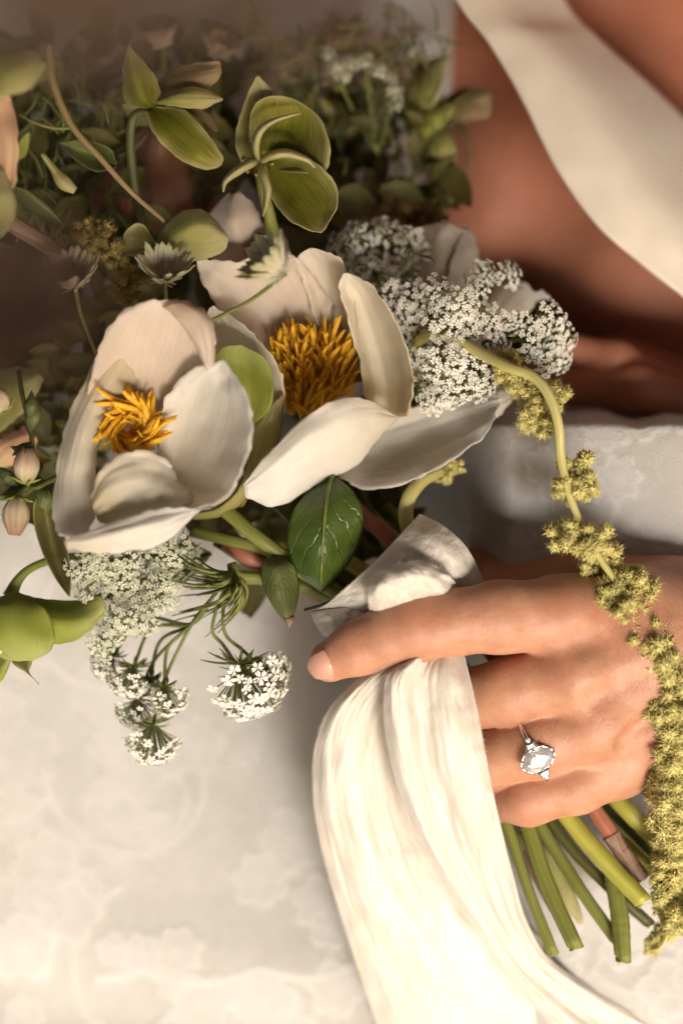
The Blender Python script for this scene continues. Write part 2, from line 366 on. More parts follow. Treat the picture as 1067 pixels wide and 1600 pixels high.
# ------------------------------------------------------------------ the person: body (one surface), dress, shoulder band
def surface_nets(f, o, h):
    ins = f < 0
    nx, ny, nz = f.shape
    cs = np.zeros((nx - 1, ny - 1, nz - 1), np.int8)
    for dx in (0, 1):
        for dy in (0, 1):
            for dz in (0, 1): cs += ins[dx:nx - 1 + dx, dy:ny - 1 + dy, dz:nz - 1 + dz]
    act = (cs > 0) & (cs < 8)
    idx = -np.ones(act.shape, np.int64); ijk = np.argwhere(act); idx[act] = np.arange(len(ijk))
    acc = np.zeros((len(ijk), 3)); cnt = np.zeros(len(ijk))
    corners = [(0, 0, 0), (1, 0, 0), (0, 1, 0), (1, 1, 0), (0, 0, 1), (1, 0, 1), (0, 1, 1), (1, 1, 1)]
    for a in range(8):
        for c_ in range(a + 1, 8):
            A_, B_ = np.array(corners[a]), np.array(corners[c_])
            if np.abs(A_ - B_).sum() != 1: continue
            fa = f[tuple((ijk + A_).T)]; fb = f[tuple((ijk + B_).T)]
            m = (fa < 0) != (fb < 0); t = np.where(m, fa / (fa - fb + 1e-20), 0)
            acc += np.where(m[:, None], A_ + t[:, None] * (B_ - A_), 0); cnt += m
    V = (ijk + acc / cnt[:, None]) * h + o
    Q = []
    for ax in range(3):
        u, v = (ax + 1) % 3, (ax + 2) % 3
        sl0 = [slice(None)] * 3; sl1 = [slice(None)] * 3
        sl0[ax] = slice(0, -1); sl1[ax] = slice(1, None)
        a, b2 = ins[tuple(sl0)], ins[tuple(sl1)]
        e = np.argwhere(a != b2); flip = a[tuple(e.T)]
        ok = (e[:, u] > 0) & (e[:, v] > 0) & (e[:, u] < f.shape[u] - 1) & (e[:, v] < f.shape[v] - 1)
        e = e[ok]; flip = flip[ok]
        eu = np.zeros(3, int); eu[u] = 1; ev = np.zeros(3, int); ev[v] = 1
        q = np.stack([idx[tuple((e - eu - ev).T)], idx[tuple((e - ev).T)], idx[tuple(e.T)], idx[tuple((e - eu).T)]], 1)
        q[~flip] = q[~flip][:, ::-1]; Q.append(q)
    return V, np.vstack(Q)
def smin(a, b, k):
    h = np.clip(0.5 + 0.5 * (b - a) / k, 0, 1); return b + (a - b) * h - k * h * (1 - h)
def pm(px, py, z): return np.array(P(px, py, z)) * 1000       # mm
class Field:
    def __init__(s, lo, hi, h):
        s.h = h; s.lo = np.array(lo, float)
        n = np.ceil((np.array(hi) - s.lo) / h).astype(int)
        ax = [s.lo[i] + h * np.arange(n[i]) for i in range(3)]
        s.X, s.Y, s.Z = [g.astype(np.float32) for g in np.meshgrid(*ax, indexing='ij')]
    def cone(s, a, b, ra, rb, flat=1.0):
        """tapered capsule, a/b mm points; flat>1 squeezes it in z"""
        a = a.astype(np.float32); d = (b - a).astype(np.float32)
        px, py, pz = s.X - a[0], s.Y - a[1], s.Z - a[2]
        t = np.clip((px * d[0] + py * d[1] + pz * d[2]) / max(1e-6, float(d @ d)), 0, 1)
        return np.sqrt((px - t * d[0]) ** 2 + (py - t * d[1]) ** 2 + ((pz - t * d[2]) * flat) ** 2) - (ra + t * (rb - ra))
    def ball(s, c, r, sc=(1, 1, 1)):
        return np.sqrt(((s.X - c[0]) / sc[0]) ** 2 + ((s.Y - c[1]) / sc[1]) ** 2 + ((s.Z - c[2]) / sc[2]) ** 2) - r
    def chain(s, pts, k=3.0, flat=1.0):
        f = None
        for (a, b_) in zip(pts[:-1], pts[1:]):
            g = s.cone(pm(*a[:3]), pm(*b_[:3]), a[3] * .2, b_[3] * .2, flat)
            f = g if f is None else smin(f, g, k)
        return f
def chain_mm(s, pts, k=3.0):
    f = None
    for (a, b_) in zip(pts[:-1], pts[1:]):
        g = s.cone(np.array(a[:3], float), np.array(b_[:3], float), a[3], b_[3]); f = g if f is None else smin(f, g, k)
    return f
Field.chain_mm = chain_mm
# hand that holds the stems (left hand, back of the hand to the viewer)
lo = pm(455, 1330, 0); hi = pm(1130, 830, 0)
F1 = Field((lo[0], lo[1], -42), (hi[0] + 4, hi[1] + 4, 40), 0.55)
index = F1.chain([(868, 962, 13, 58), (780, 964, 18.5, 54), (712, 972, 20, 48.5), (650, 982, 20.8, 49.5), (600, 997, 19.6, 43.5), (562, 1011, 17.8, 41), (516, 1033, 14.5, 32)], 3)
middle = F1.chain([(900, 1052, 12, 60), (800, 1080, 9, 52), (715, 1096, 2, 48), (640, 1110, -10, 46), (640, 1090, -24, 42)], 3)
ringf = F1.chain([(935, 1128, 8, 56), (845, 1160, 8, 50), (755, 1190, 2, 46), (690, 1200, -10, 45), (690, 1170, -24, 41)], 3)
pinky = F1.chain([(965, 1190, 0, 50), (900, 1224, 3, 46), (825, 1248, 1.5, 41), (765, 1245, -10, 38), (745, 1210, -22, 36)], 3)
palm = None
for pts in ([(868, 962, 11, 62), (980, 955, 6, 66), (1090, 965, -6, 84)], [(900, 1052, 10, 64), (1000, 1020, 8, 72), (1090, 985, -4, 84)],
            [(935, 1128, 6, 60), (1010, 1085, 4, 68), (1090, 1005, -6, 84)], [(965, 1190, -2, 54), (1010, 1130, -2, 62), (1090, 1015, -10, 80)]):
    g = F1.chain(pts, 6); palm = g if palm is None else smin(palm, g, 7)
thumb = F1.chain([(1040, 930, -12, 62), (900, 915, -20, 56), (770, 925, -26, 50), (680, 960, -30, 44), (620, 1000, -32, 36)], 5)
body = smin(palm, thumb, 8)
kx = np.clip((F1.X - pm(790, 0, 0)[0]) / (pm(930, 0, 0)[0] - pm(790, 0, 0)[0]), 0, 1); kx = kx * kx * (3 - 2 * kx)
fing = smin(index, middle, 0.5 + 4.5 * kx); fing = smin(fing, ringf, 0.4 + 3.6 * kx); fing = smin(fing, pinky, 0.4 + 3.2 * kx)
body = smin(body, fing, 1.5 + 4.0 * kx)
# knuckle heads and the hollows between them
for (x, y, z, r) in ((878, 962, 22.0, 16), (905, 1056, 22.0, 15), (942, 1130, 17.5, 14)):
    body = smin(body, F1.ball(pm(x, y, z - 1.0), r * .2, (1.5, 1.4, 1.0)), 8)
def carve(body, a, b_, r, k):
    g = F1.cone(pm(*a), pm(*b_), r, r * .4); return -smin(-body, g, k)
body = carve(body, (905, 1003, 27.5), (985, 985, 27.5), 1.7, 6)
body = carve(body, (930, 1093, 25), (1000, 1062, 25), 1.6, 6)
body = carve(body, (975, 1160, 17), (1030, 1110, 17.5), 2.0, 6)
# the second forearm behind, running off to the right
fore = F1.chain([(690, 905, -34, 48), (860, 915, -30, 60), (1150, 930, -26, 78)], 4)
body = np.minimum(body, fore)
# fine creases over the joints of the index finger
for (x, y, ang, L, n_, amp) in ((650, 975, 78, 8.5, 4, .13), (560, 1008, 70, 6.5, 2, .05), (822, 1256, 60, 3, 3, .1)):
    c0 = pm(x, y, 0); ca, sa = math.cos(R(ang)), math.sin(R(ang))
    u = (F1.X - c0[0]) * sa + (F1.Y - c0[1]) * ca; v = -(F1.X - c0[0]) * ca + (F1.Y - c0[1]) * sa
    wdt = 2.6
    body += (amp * np.exp(-(u / wdt) ** 2) * np.exp(-(v / L) ** 2) * np.cos(u * 2 * math.pi / 1.9 + 0.35 * np.sin(v * .8)) * (F1.Z > 0)).astype(np.float32)
V1, Q1 = surface_nets(body, F1.lo, F1.h)
def redness_shade(V, spots):
    r = np.zeros(len(V))
    for (x, y, z, rad, a) in spots:
        c0 = pm(x, y, z); r = np.maximum(r, a * np.exp(-((V - c0) ** 2).sum(1) / rad ** 2))
    return r
red1 = redness_shade(V1, [(650, 970, 28, 8, .40), (500, 1045, 12, 7, .5), (560, 1010, 24, 6, .25), (880, 1048, 22, 6, .3), (870, 945, 22, 9, .25), (932, 1124, 18, 6, .3),
                    (790, 1018, 8, 8, .5), (820, 1118, 8, 7, .35), (850, 1210, 6, 8, .35), (830, 1262, 8, 7, .4), (960, 975, 20, 10, .3), (1015, 1090, 10, 10, .3)])
red1 = np.maximum(red1, 0.55 * np.clip((-8 - V1[:, 2]) / 12, 0, 1))  # shade put into the colour of the skin lying deeper
# shoulder, upper arm and chest behind
F2 = Field((pm(520, 0, -100)[0], pm(0, 760, -100)[1], -190), (pm(1420, 0, -100)[0], pm(0, -260, -100)[1], -30), 1.6)
arm = F2.chain([(560, -330, -200, 210), (780, 160, -175, 195), (1000, 430, -126, 160), (1260, 640, -106, 150)], 15)
chest = F2.chain([(820, 620, -104, 70), (960, 600, -96, 72), (1220, 670, -84, 84)], 8)
chest2 = np.minimum(F2.chain([(1040, 600, -74, 34), (960, 564, -58, 31), (893, 546, -60, 27)], 5), F2.chain([(1100, 645, -64, 42), (990, 606, -52, 35), (890, 606, -58, 29)], 5))
shoulder = F2.chain([(900, -120, -150, 150), (1120, 40, -140, 160), (1350, 260, -130, 170)], 15)
deep = F2.chain([(800, 300, -150, 200), (1300, 500, -150, 220)], 15)
tb = smin(smin(chest, arm, 3.5), chest2, 2.0); tb = smin(tb, shoulder, 10); tb = smin(tb, deep, 12)
V2, Q2 = surface_nets(tb, F2.lo, F2.h)
red2 = redness_shade(V2, [(1000, 575, -80, 20, .55), (900, 600, -80, 18, .45), (1060, 625, -75, 20, .5)])
# boards added overhead, out of frame, to shade the top from sun and sky
pr_ = Bag()
for k in range(14):
    y0 = -0.61 + k * .15
    V = [(x, y, z) for z in (1.25, 1.28) for y in (y0, y0 + .146) for x in (-1.6, 1.6)]
    pr_.add(V, [(0, 2, 3, 1), (4, 5, 7, 6), (0, 1, 5, 4), (2, 6, 7, 3), (0, 4, 6, 2), (1, 3, 7, 5)])
b = NB('shade_board'); b.set(Base_Color=A(.30, .22, .15), Roughness=.7)
tag(pr_.build('shade_roof', b.m, smooth=False), 'unseen wooden boards added overhead to shade the scene', 'roof', kind='structure')
# her unseen upper body and head, added above the frame to block sky light
F3 = Field((-330, 60, -210), (420, 460, 600), 7.0)
def mmv(x, y, z): return np.array([x, y, z], float)
unseen_torso = smin(F3.cone(mmv(60, 330, -150), mmv(60, 330, 250), 120, 105), F3.cone(mmv(-170, 330, 255), mmv(280, 330, 255), 62, 62), 60)
unseen_torso = smin(unseen_torso, F3.cone(mmv(60, 300, 300), mmv(50, 230, 400), 52, 48), 25)
unseen_torso = smin(unseen_torso, F3.ball(mmv(50, 188, 462), 92, (.85, 1.0, 1.1)), 18)
unseen_torso = smin(unseen_torso, F3.cone(mmv(280, 330, 250), mmv(330, 300, -60), 55, 48), 25)
V3, Q3 = surface_nets(unseen_torso, F3.lo, F3.h)
unseen_hair = smin(F3.ball(mmv(50, 196, 470), 99, (.87, 1.0, 1.1)), F3.chain_mm([(-30, 200, 470, 55), (-70, 210, 330, 50), (-60, 235, 190, 36)], 20), 20)  # unseen dark locks added to block light and soak up bounce
unseen_hair = smin(unseen_hair, F3.chain_mm([(130, 200, 470, 55), (165, 205, 330, 52), (170, 230, 170, 38)], 20), 20)
unseen_hair = np.maximum(unseen_hair, -F3.ball(mmv(50, 150, 440), 80, (.8, 1, 1.1)))
V4, Q4 = surface_nets(unseen_hair, F3.lo, F3.h)
person = thing('person', P(1090, 980, -10), 'woman in a cream lace dress, her bare hand closed round the bouquet stems', 'person')
obj('body', np.vstack([V1, V2, V3]) * .001, np.vstack([Q1, Q2 + len(V1), Q3 + len(V1) + len(V2)]), M['skin'], person, attrs={'redness_shade': np.concatenate([red1, np.maximum(red2, .6), np.zeros(len(V3))])})  # upper body reddened throughout to stand in for its deep warm shade
b = NB('unseen_dark_hair'); co = b.coords(); b.set(Base_Color=b.mix(b.noise(b.scaled(co['Object'], (200, 200, 12)), 1.0), A(.02, .012, .008), A(.05, .03, .018)), Roughness=.5)
obj('unseen_hair', V4 * .001, Q4, b.m, person)
nv_ = []
for j in range(13):
    for i in range(13):
        f, g = i / 12, j / 12                                   # f across, g base -> tip
        e0x, e0y, e1x, e1y = 505, 1013, 521, 1063               # root of the nail
        bx_, by_ = e0x + (e1x - e0x) * f, e0y + (e1y - e0y) * f
        bx_ += 5 * 4 * f * (1 - f) * (1 - g)
        tx_, ty_ = 486 + 8 * f - 9 * 4 * f * (1 - f), 1026 + 34 * f
        x_, y_ = bx_ + (tx_ - bx_) * g, by_ + (ty_ - by_) * g
        r2 = (x_ - 516) ** 2 + (y_ - 1032) ** 2
        nv_.append((x_, y_, 14.6 + .2 * math.sqrt(max(0, 35.0 ** 2 - r2)) + .25))
obj('fingernail', PA(np.array(nv_)), gridfaces(12, 12), M['nail'], person, thick=.0005)

# dress: one cloth sheet with raised lace motifs
nx, ny = 400, 520
gx = np.linspace(-330, 1400, nx + 1); gy = np.linspace(-330, 1930, ny + 1)
GX, GY = np.meshgrid(gx, gy)
def sst(a, b_, x): t = np.clip((x - a) / (b_ - a), 0, 1); return t * t * (3 - 2 * t)
lace = np.zeros_like(GX)
lr = random.Random(5)
for i in range(330):
    cx, cy = lr.uniform(-300, 1400), lr.uniform(350, 1900); rr = lr.uniform(22, 62); k = lr.choice((5, 6, 7)); ph = lr.random() * 6
    dx, dy = GX - cx, GY - cy; d = np.hypot(dx, dy); an = np.arctan2(dy, dx)
    edge = rr * (0.72 + 0.28 * np.abs(np.cos(k * an / 2 + ph)))
    inside = 1 - sst(0.86, 1.0, d / edge)
    ring = np.exp(-((d / edge - 0.92) / 0.10) ** 2)
    core = np.exp(-(d / (rr * .22)) ** 2)
    dens = 0.45 + 0.55 * sst(1250, 1500, cy) if cy > 900 else 1.0
    lace = np.maximum(lace, dens * (0.45 * inside + 0.55 * ring + .3 * core))
for i in range(60):                                            # trailing scroll work
    cx, cy = lr.uniform(-300, 1400), lr.uniform(600, 1900); r0 = lr.uniform(60, 150); a0 = lr.random() * 6.28
    dx, dy = GX - cx, GY - cy; d = np.hypot(dx, dy); an = (np.arctan2(dy, dx) - a0) % 6.283
    lace = np.maximum(lace, 0.5 * np.exp(-((d - r0 * (0.6 + an / 8)) / 6) ** 2) * (an < 3.8))
hem = 1515 + 22 * np.abs(np.sin((GX - 40) / 58.0)) - 0.00025 * (GX - 300) ** 2
lace = np.maximum(lace, 0.9 * np.exp(-((GY - hem) / 9) ** 2) * (GX > 150) * (GX < 800))
ZZ = -68 + 4 * np.sin(GX / 210 + GY / 330) + 3 * np.sin(GY / 160 - GX / 420)
ZZ += -60 * (1 - sst(250, 700, GY)) * 1.0
ZZ += 50 * sst(640, 800, GX) * sst(600, 668, GY) * (1 - sst(900, 1150, GY))
edge_y = 640 + 6 * np.sin(GX / 17.0) + 0.06 * (GX - 900) + 10 * np.sin(GX / 70)
ZZ += (-90) * sst(690, 800, GX) * (1 - sst(edge_y - 30, edge_y + 8, GY)[...])
ZZ += -2 * np.exp(-((GY - 1600 - .12 * (GX - 300)) / 70) ** 2) + 1.5 * np.exp(-((GY - 1500 - .10 * (GX - 300)) / 80) ** 2)
ZZ += 30 * sst(640, 900, GX) * sst(1180, 1330, GY)
ZZ += lace * 0.5
dv = PA(np.stack([GX, GY, ZZ], -1)).reshape(-1, 3)
I0 = np.arange(ny)[:, None] * (nx + 1) + np.arange(nx)[None, :]
dq = np.stack([I0, I0 + nx + 1, I0 + nx + 2, I0 + 1], -1).reshape(-1, 4)
obj('dress', dv, dq, M['lace'], person, attrs={'lace': np.clip(lace, 0, 1).ravel()})
sheet('shoulder_band', [[(640, -150, -52), (713, 0, -46), (762, 65, -42), (812, 150, -38), (868, 262, -34), (930, 350, -33), (1000, 412, -34), (1075, 470, -36), (1250, 600, -42)],
                        [(700, -190, -56), (790, 0, -50), (850, 60, -44), (910, 130, -40), (960, 210, -36), (1010, 285, -35), (1060, 340, -36), (1110, 390, -38), (1290, 520, -44)],
                        [(790, -190, -92), (880, 0, -82), (935, 62, -78), (1000, 120, -74), (1070, 185, -72), (1120, 230, -72), (1170, 280, -72), (1230, 330, -74), (1380, 450, -80)]],
      M['band'], person, nu=20, nv=60, ruffle=1.2, freq=0.02, thick=0.0012)

# ------------------------------------------------------------------ engagement ring on the third finger
def gem(name, rx, ry, htop, hbot, table, n, mat, parent, M4, cutc=None):
    V = []; ang = [2 * math.pi * (i + .5) / n for i in range(n)]
    shp = cutc or [(math.cos(a), math.sin(a)) for a in ang]; n = len(shp)
    for s_, z in ((0.25, -hbot), (0.72, -hbot * .45), (1.0, -0.05 * htop), (1.0, 0.1 * htop), (0.84, 0.52 * htop), (table + .12, .82 * htop), (table, htop)):
        V += [(x * rx * s_, y * ry * s_, z) for x, y in shp]
    rj = random.Random(int(rx * 1e6)); V = [(x + rj.uniform(-.04, .04) * rx, y + rj.uniform(-.04, .04) * ry, z + rj.uniform(-.10, .10) * htop) for x, y, z in V]
    F = gridfaces(6, n, 0, True); F.append(tuple(reversed(range(n)))); F.append(tuple(6 * n + i for i in range(n)))
    V = [M4 @ Vector(v) for v in V]
    return obj(name, V, F, mat, parent, smooth=False)
ax0 = P(827, 1166, 7.0); e0 = Vector((0.46, -0.89, 0)); tl = R(14)
ez = Vector((0, 0, 1)) * math.cos(tl) + e0 * math.sin(tl); ez.normalize(); ex = (e0 - ez * e0.dot(ez)).normalized(); ey = ez.cross(ex)
_p = np.array(ax0) * 1000; _d = V1 - _p; _t = _d @ np.array(ez); _o = np.linalg.norm(_d - _t[:, None] * np.array(ez), axis=1)
RR = _t[(_o < 1.2) & (_t > 0)].max() * .001                # how far the skin lies from the finger's axis
rc = ax0 + ez * (RR + .0004)
RM = Matrix(((ex.x, ey.x, ez.x, rc.x), (ex.y, ey.y, ez.y, rc.y), (ex.z, ey.z, ez.z, rc.z), (0, 0, 0, 1)))
ring = thing('engagement_ring', rc, 'white gold ring with a hexagonal clear stone worn on the third finger', 'ring')
u = 0.001
hexa = [(-1, -.30), (-1, .30), (-.45, .95), (0.0, 1.55), (0.45, .95), (1, .30), (1, -.30), (.45, -.95), (0, -1.55), (-.45, -.95)]
hexa = [(.88, -.72), (.90, 0), (.88, .72), (.40, 1.18), (0, 1.42), (-.40, 1.18), (-.88, .72), (-.90, 0), (-.88, -.72), (-.40, -1.18), (0, -1.42), (.40, -1.18)]
gem('centre_stone', 3.9 * u, 3.9 * u, 1.6 * u, 1.4 * u, .5, 8, M['diamond'], ring, RM @ Matrix.Translation((0, 0, 1.2 * u)), hexa)
trap = [(1, -.8), (1, .8), (-1, 1.35), (-1, -1.35)]
for sgn in (-1, 1):
    gem('side_stone', 1.0 * u, 1.55 * u, .9 * u, .9 * u, .6, 4, M['sidestone'], ring, RM @ Matrix.Translation((sgn * 5.0 * u, 0, .7 * u)) @ Matrix.Rotation(0 if sgn > 0 else math.pi, 4, 'Z'), trap)
    gem('accent_stone', .85 * u, .85 * u, .6 * u, .6 * u, .5, 8, M['diamond'], ring, RM @ Matrix.Translation((sgn * 6.6 * u, 0, .15 * u)))
pr = Bag()
for x, y in hexa[0::1]:
    p0 = RM @ Vector((x * 3.92 * u, y * 3.92 * u, -.8 * u)); p1 = RM @ Vector((x * 3.96 * u, y * 3.96 * u, 1.5 * u)); p2 = RM @ Vector((x * 3.65 * u, y * 3.65 * u, 1.9 * u))
    pr.tube([p0, p1, p2], [.22, .25, .27], n=8, world=True)
for sgn in (-1, 1):
    for y in (-1.25, 1.25):
        pr.tube([RM @ Vector((sgn * 5.6 * u, y * .85 * u, -.4 * u)), RM @ Vector((sgn * 5.6 * u, y * .85 * u, 1.5 * u))], [.25, .3], n=8, world=True)
    for k in range(3):
        a = k * 2.1 + 1; pr.tube([RM @ Vector((sgn * (6.6 + .85 * math.cos(a)) * u, .85 * math.sin(a) * u, -.3 * u)), RM @ Vector((sgn * (6.6 + .8 * math.cos(a)) * u, .8 * math.sin(a) * u, .8 * u))], [.18, .2], n=6, world=True)
pr.build('prong', M['gold'], ring)
bd = Bag(); 
for zz, s_ in ((0.95, 1.03), (-.1, .92)):
    pts = [RM @ Vector((x * 3.9 * s_ * u, y * 3.9 * s_ * u, zz * u)) for x, y in hexa]; pts.append(pts[0])
    for a_, b_ in zip(pts[:-1], pts[1:]): bd.tube([a_, b_], .2, n=6, world=True)
bd.build('setting', M['gold'], ring)
circ = [RM @ Vector(((RR + .0003) * math.sin(a), 0, (RR + .0003) * math.cos(a) - RR - .0004)) for a in np.linspace(-2.6, 2.6, 30)]
tube('band', circ, .62, M['gold'], ring, n=10, ns=90, world=True)

# ------------------------------------------------------------------ velvet ribbon: wrap round the stems and the falling tail
ribbon = thing('ribbon', P(640, 960, 8), 'cream crushed velvet ribbon wrapped round the stems and trailing down', 'ribbon')
rib_args = dict(nu=84, nv=120, ruffle=1.2, freq=0.035, thick=0.0007, folds=(2.2, 3.6, 3.6))
def fuzz(name, rail, parent, ln=.9, step=1.2, side=1):
    """short velvet fibres along an edge"""
    W = PA(cr(rail, 400)); d = np.r_[0, np.cumsum(np.linalg.norm(np.diff(W, axis=0), axis=1))]
    bag = Bag(); n_ = int(d[-1] * 1000 / (step * .45))
    for i in range(n_):
        s_ = d[-1] * (i + random.random() * .6) / n_; p = np.array([np.interp(s_, d, W[:, k]) for k in range(3)])
        q = np.array([np.interp(min(d[-1], s_ + .0005), d, W[:, k]) for k in range(3)]); t = q - p; t /= np.linalg.norm(t) + 1e-9
        nrm = np.array([-t[1], t[0], 0]) * side + np.array([0, 0, random.uniform(-.3, .7)]) + t * random.uniform(-.5, .5)
        nrm /= np.linalg.norm(nrm); L_ = ln * .001 * random.uniform(.6, 1.3)
        wv = t * .00016
        bag.add([p - wv - nrm * .0003, p + wv - nrm * .0003, p + nrm * L_], [(0, 1, 2)])
    return bag.build(name, M['velvet'], parent, smooth=False)
# wrap: big cone shaped turn
w_edge = [(656, 804, 10), (628, 834, 16), (592, 872, 19), (552, 908, 17), (518, 938, 12), (488, 956, 3)]
sheet('wrap', [w_edge,
               [(694, 824, 14), (668, 850, 21), (628, 892, 23), (590, 925, 21), (548, 952, 14), (510, 968, 7)],
               [(728, 856, 14), (705, 890, 19), (668, 930, 18), (630, 960, 14), (590, 985, 11), (528, 990, 6)],
               [(757, 910, 6), (740, 950, 9), (700, 985, 9), (660, 1010, 8), (610, 1025, 6), (540, 1005, 3)]], M['velvet'], ribbon, **dict(rib_args, folds=(1.5, 1.6, 8.0)))
fuzz('wrap_edge', w_edge, ribbon, side=1)
l_edge = [(578, 952, 22), (576, 925, 27), (592, 897, 28.5), (625, 882, 29.5), (660, 878, 28.5), (700, 896, 25)]
sheet('folded_loop', [l_edge, [(590, 955, 23.5), (592, 930, 30), (610, 908, 33), (640, 898, 34), (672, 896, 32), (706, 905, 26)],
                      [(610, 962, 19), (622, 944, 26), (640, 930, 29), (662, 922, 29), (690, 918, 27), (716, 915, 15)],
                      [(640, 985, 10), (655, 970, 13), (670, 956, 15), (690, 948, 15), (710, 940, 14), (730, 930, 11)]], M['velvet'], ribbon, nu=44, nv=80, ruffle=1.8, freq=0.05, thick=0.0007, folds=(1.1, 2.0, 7.0))
fuzz('loop_edge', l_edge, ribbon, side=1)
sheet('lower_turn', [[(487, 957, 4), (520, 952, 12), (560, 949, 15), (600, 952, 15)], [(494, 975, 6), (525, 970, 14), (565, 970, 17), (605, 972, 16)],
                     [(505, 992, 2), (535, 998, 9), (570, 1004, 11), (605, 1008, 11)]], M['velvet'], ribbon, nu=42, nv=60, ruffle=1.0, freq=0.04, thick=0.0007, folds=(1.2, 2.0, 6.0))
# tail, left strand
t_left = [(606, 1030, 13), (560, 1062, 10), (516, 1108, 3), (494, 1165, -4), (490, 1240, -10), (502, 1320, -16), (524, 1400, -22), (552, 1490, -30), (590, 1600, -40), (640, 1720, -50)]
def offs(base, xs, zs):
    return [[(x + dx * sp, y, z + dz) for (x, y, z), sp in zip(base, xs)] for dx, dz in zs]
spread = [84, 124, 152, 178, 200, 220, 250, 320, 420, 520]
sheet('tail_back_fold', offs(t_left, spread, [(0, 0), (.12, 5.5), (.3, 7.5), (.5, 3.5), (.75, -1.0), (1.0, -6)]), M['velvet'], ribbon, **rib_args)
fuzz('tail_edge', t_left[:9], ribbon, side=-1)
# tail, front strand with its ridge and straight right hand edge
t_mid = [(640, 1030, 18), (606, 1056, 19), (600, 1105, 16), (606, 1165, 12), (622, 1230, 6), (650, 1300, -1), (688, 1368, -9), (734, 1440, -20), (790, 1520, -30), (860, 1600, -38), (950, 1700, -40)]
t_right = [(722, 1018, 12), (733, 1062, 17), (745, 1112, 18.5), (756, 1170, 18), (768, 1232, 15), (783, 1298, 8), (800, 1366, -3), (822, 1440, -12), (866, 1506, -27), (985, 1575, -36), (1150, 1650, -42)]
def between(A_, B_, zs): return [[(a_[0] + (c_[0] - a_[0]) * f, a_[1] + (c_[1] - a_[1]) * f, a_[2] + (c_[2] - a_[2]) * f + dz) for a_, c_ in zip(A_, B_)] for f, dz in zs]
t_mid = [(x, y, z + 6.0) for x, y, z in t_mid]
sheet('tail_front_fold', between(t_mid, t_right, [(0, 0), (.10, 4.0), (.24, 4.2), (.42, .8), (.6, 3.0), (.8, 3.6), (1, 0)]), M['velvet'], ribbon, **rib_args)
fuzz('front_fold_edge', t_mid[1:], ribbon, side=-1)
fuzz('right_edge', t_right, ribbon, ln=.7, side=1)
# ------------------------------------------------------------------ stems
G_ST = 'stems gathered in the hand'
def stem(pts, rad, mat, label, name='stem_cutting', cut=.6, ridges=0.02, node=None):
    t = thing(name, P(*pts[-1]), label, 'stem', G_ST)
    tube('stalk', pts, rad, mat, t, n=16, ns=60, ridges=ridges, cut=cut, wob=.07)
    if cut:
        a_, b_ = np.array(P(*pts[-2])), np.array(P(*pts[-1])); T_ = (b_ - a_) / np.linalg.norm(b_ - a_); r_ = rad[-1] * .001
        V, F, U = tube_geo([b_ - T_ * .0002, b_ + T_ * .0001, b_ + T_ * .00028], [rad[-1] * .9, rad[-1] * .9, rad[-1] * .5], n=16, ns=4, world=True)
        T0 = cr(np.array([list(p) for p in pts], float), 60); w0 = PA(T0); T1 = w0[-1] - w0[-2]; T1 /= np.linalg.norm(T1)
        up = np.array([0, 0, 1.0]) - T1 * T1[2]; up /= np.linalg.norm(up); V = [np.array(v) + T1 * cut * .9 * float((np.array(v) - b_) @ (up * math.cos(.6) - np.cross(T1, up) * -math.sin(.6))) for v in V]
        obj('cut_face', V, F, M['cut'], t, U)
    return t
stem([(330, 778, -2), (400, 838, 2), (470, 890, -2), (560, 950, -8), (700, 1080, -16), (800, 1230, -12), (850, 1370, -6), (898, 1478, 0)], [2.2, 2.3, 2.4, 2.5, 2.7, 2.6, 2.6, 2.5], M['stem_g'], 'ribbed green stem with a slanting pointed cut, second from the ribbon tail')
stem([(350, 905, -12), (420, 905, -8), (500, 925, -8), (600, 980, -14), (720, 1130, -18), (790, 1285, -12), (825, 1390, -10), (863, 1488, -8)], [2.0, 2.0, 2.1, 2.1, 2.0, 1.9, 1.8, 1.8], M['stem_g'], 'slim light green stem ending right beside the velvet tail')
stem([(300, 830, -10), (390, 852, -4), (480, 880, -8), (580, 940, -14), (720, 1090, -20), (850, 1300, -16), (910, 1395, -12), (962, 1468, -10)], [1.8, 1.9, 2.0, 2.1, 2.1, 2.0, 2.0, 2.0], M['stem_g'], 'olive green stem with a rounded end between two broader stems')
stem([(500, 850, -10), (560, 888, -6), (640, 940, -12), (760, 1100, -14), (880, 1268, -4), (945, 1345, 0), (1004, 1408, 3)], [2.6, 2.6, 2.7, 2.8, 2.9, 3.0, 2.9], M['stem_y'], 'thick yellow green stem lying on top of the cut ends', cut=.3)
stem([(520, 760, -18), (575, 812, -6), (640, 872, -8), (740, 980, -16), (850, 1150, -16), (930, 1268, -6), (957, 1308, -4)], [2.5, 2.5, 2.5, 2.6, 2.6, 2.6, 2.7], M['stem_r'], 'rosy red stem emerging under the little finger', cut=0)
stem([(954, 1304, -4), (965, 1322, -4), (985, 1350, -4), (1001, 1372, -4)], [2.95, 2.7, 2.7, 2.75], M['stem_b'], 'dry brown stem end below the rosy red stem', cut=.2)
stem([(340, 845, -14), (400, 882, -8), (470, 915, -12), (600, 990, -18), (760, 1150, -24), (880, 1310, -18), (950, 1385, -14), (1013, 1442, -14)], [2.1, 2.2, 2.2, 2.2, 2.0, 1.9, 1.9, 1.8], M['stem_d'], 'dark green stem ending low behind the thick yellow green one')
stem([(355, 850, -9), (390, 872, -5), (440, 898, -9), (520, 940, -16)], [2.7, 2.8, 2.7, 2.5], M['stem_r'], 'red brown stem crossing below the left white peony', cut=0)
stem([(950, 1340, -10), (958, 1380, -8), (968, 1435, -6), (972, 1494, -4)], [2.2, 2.6, 2.9, 2.6], M['stem_g'], 'flat sheathed green stem with the lowest cut end of all', ridges=.06, cut=.9)
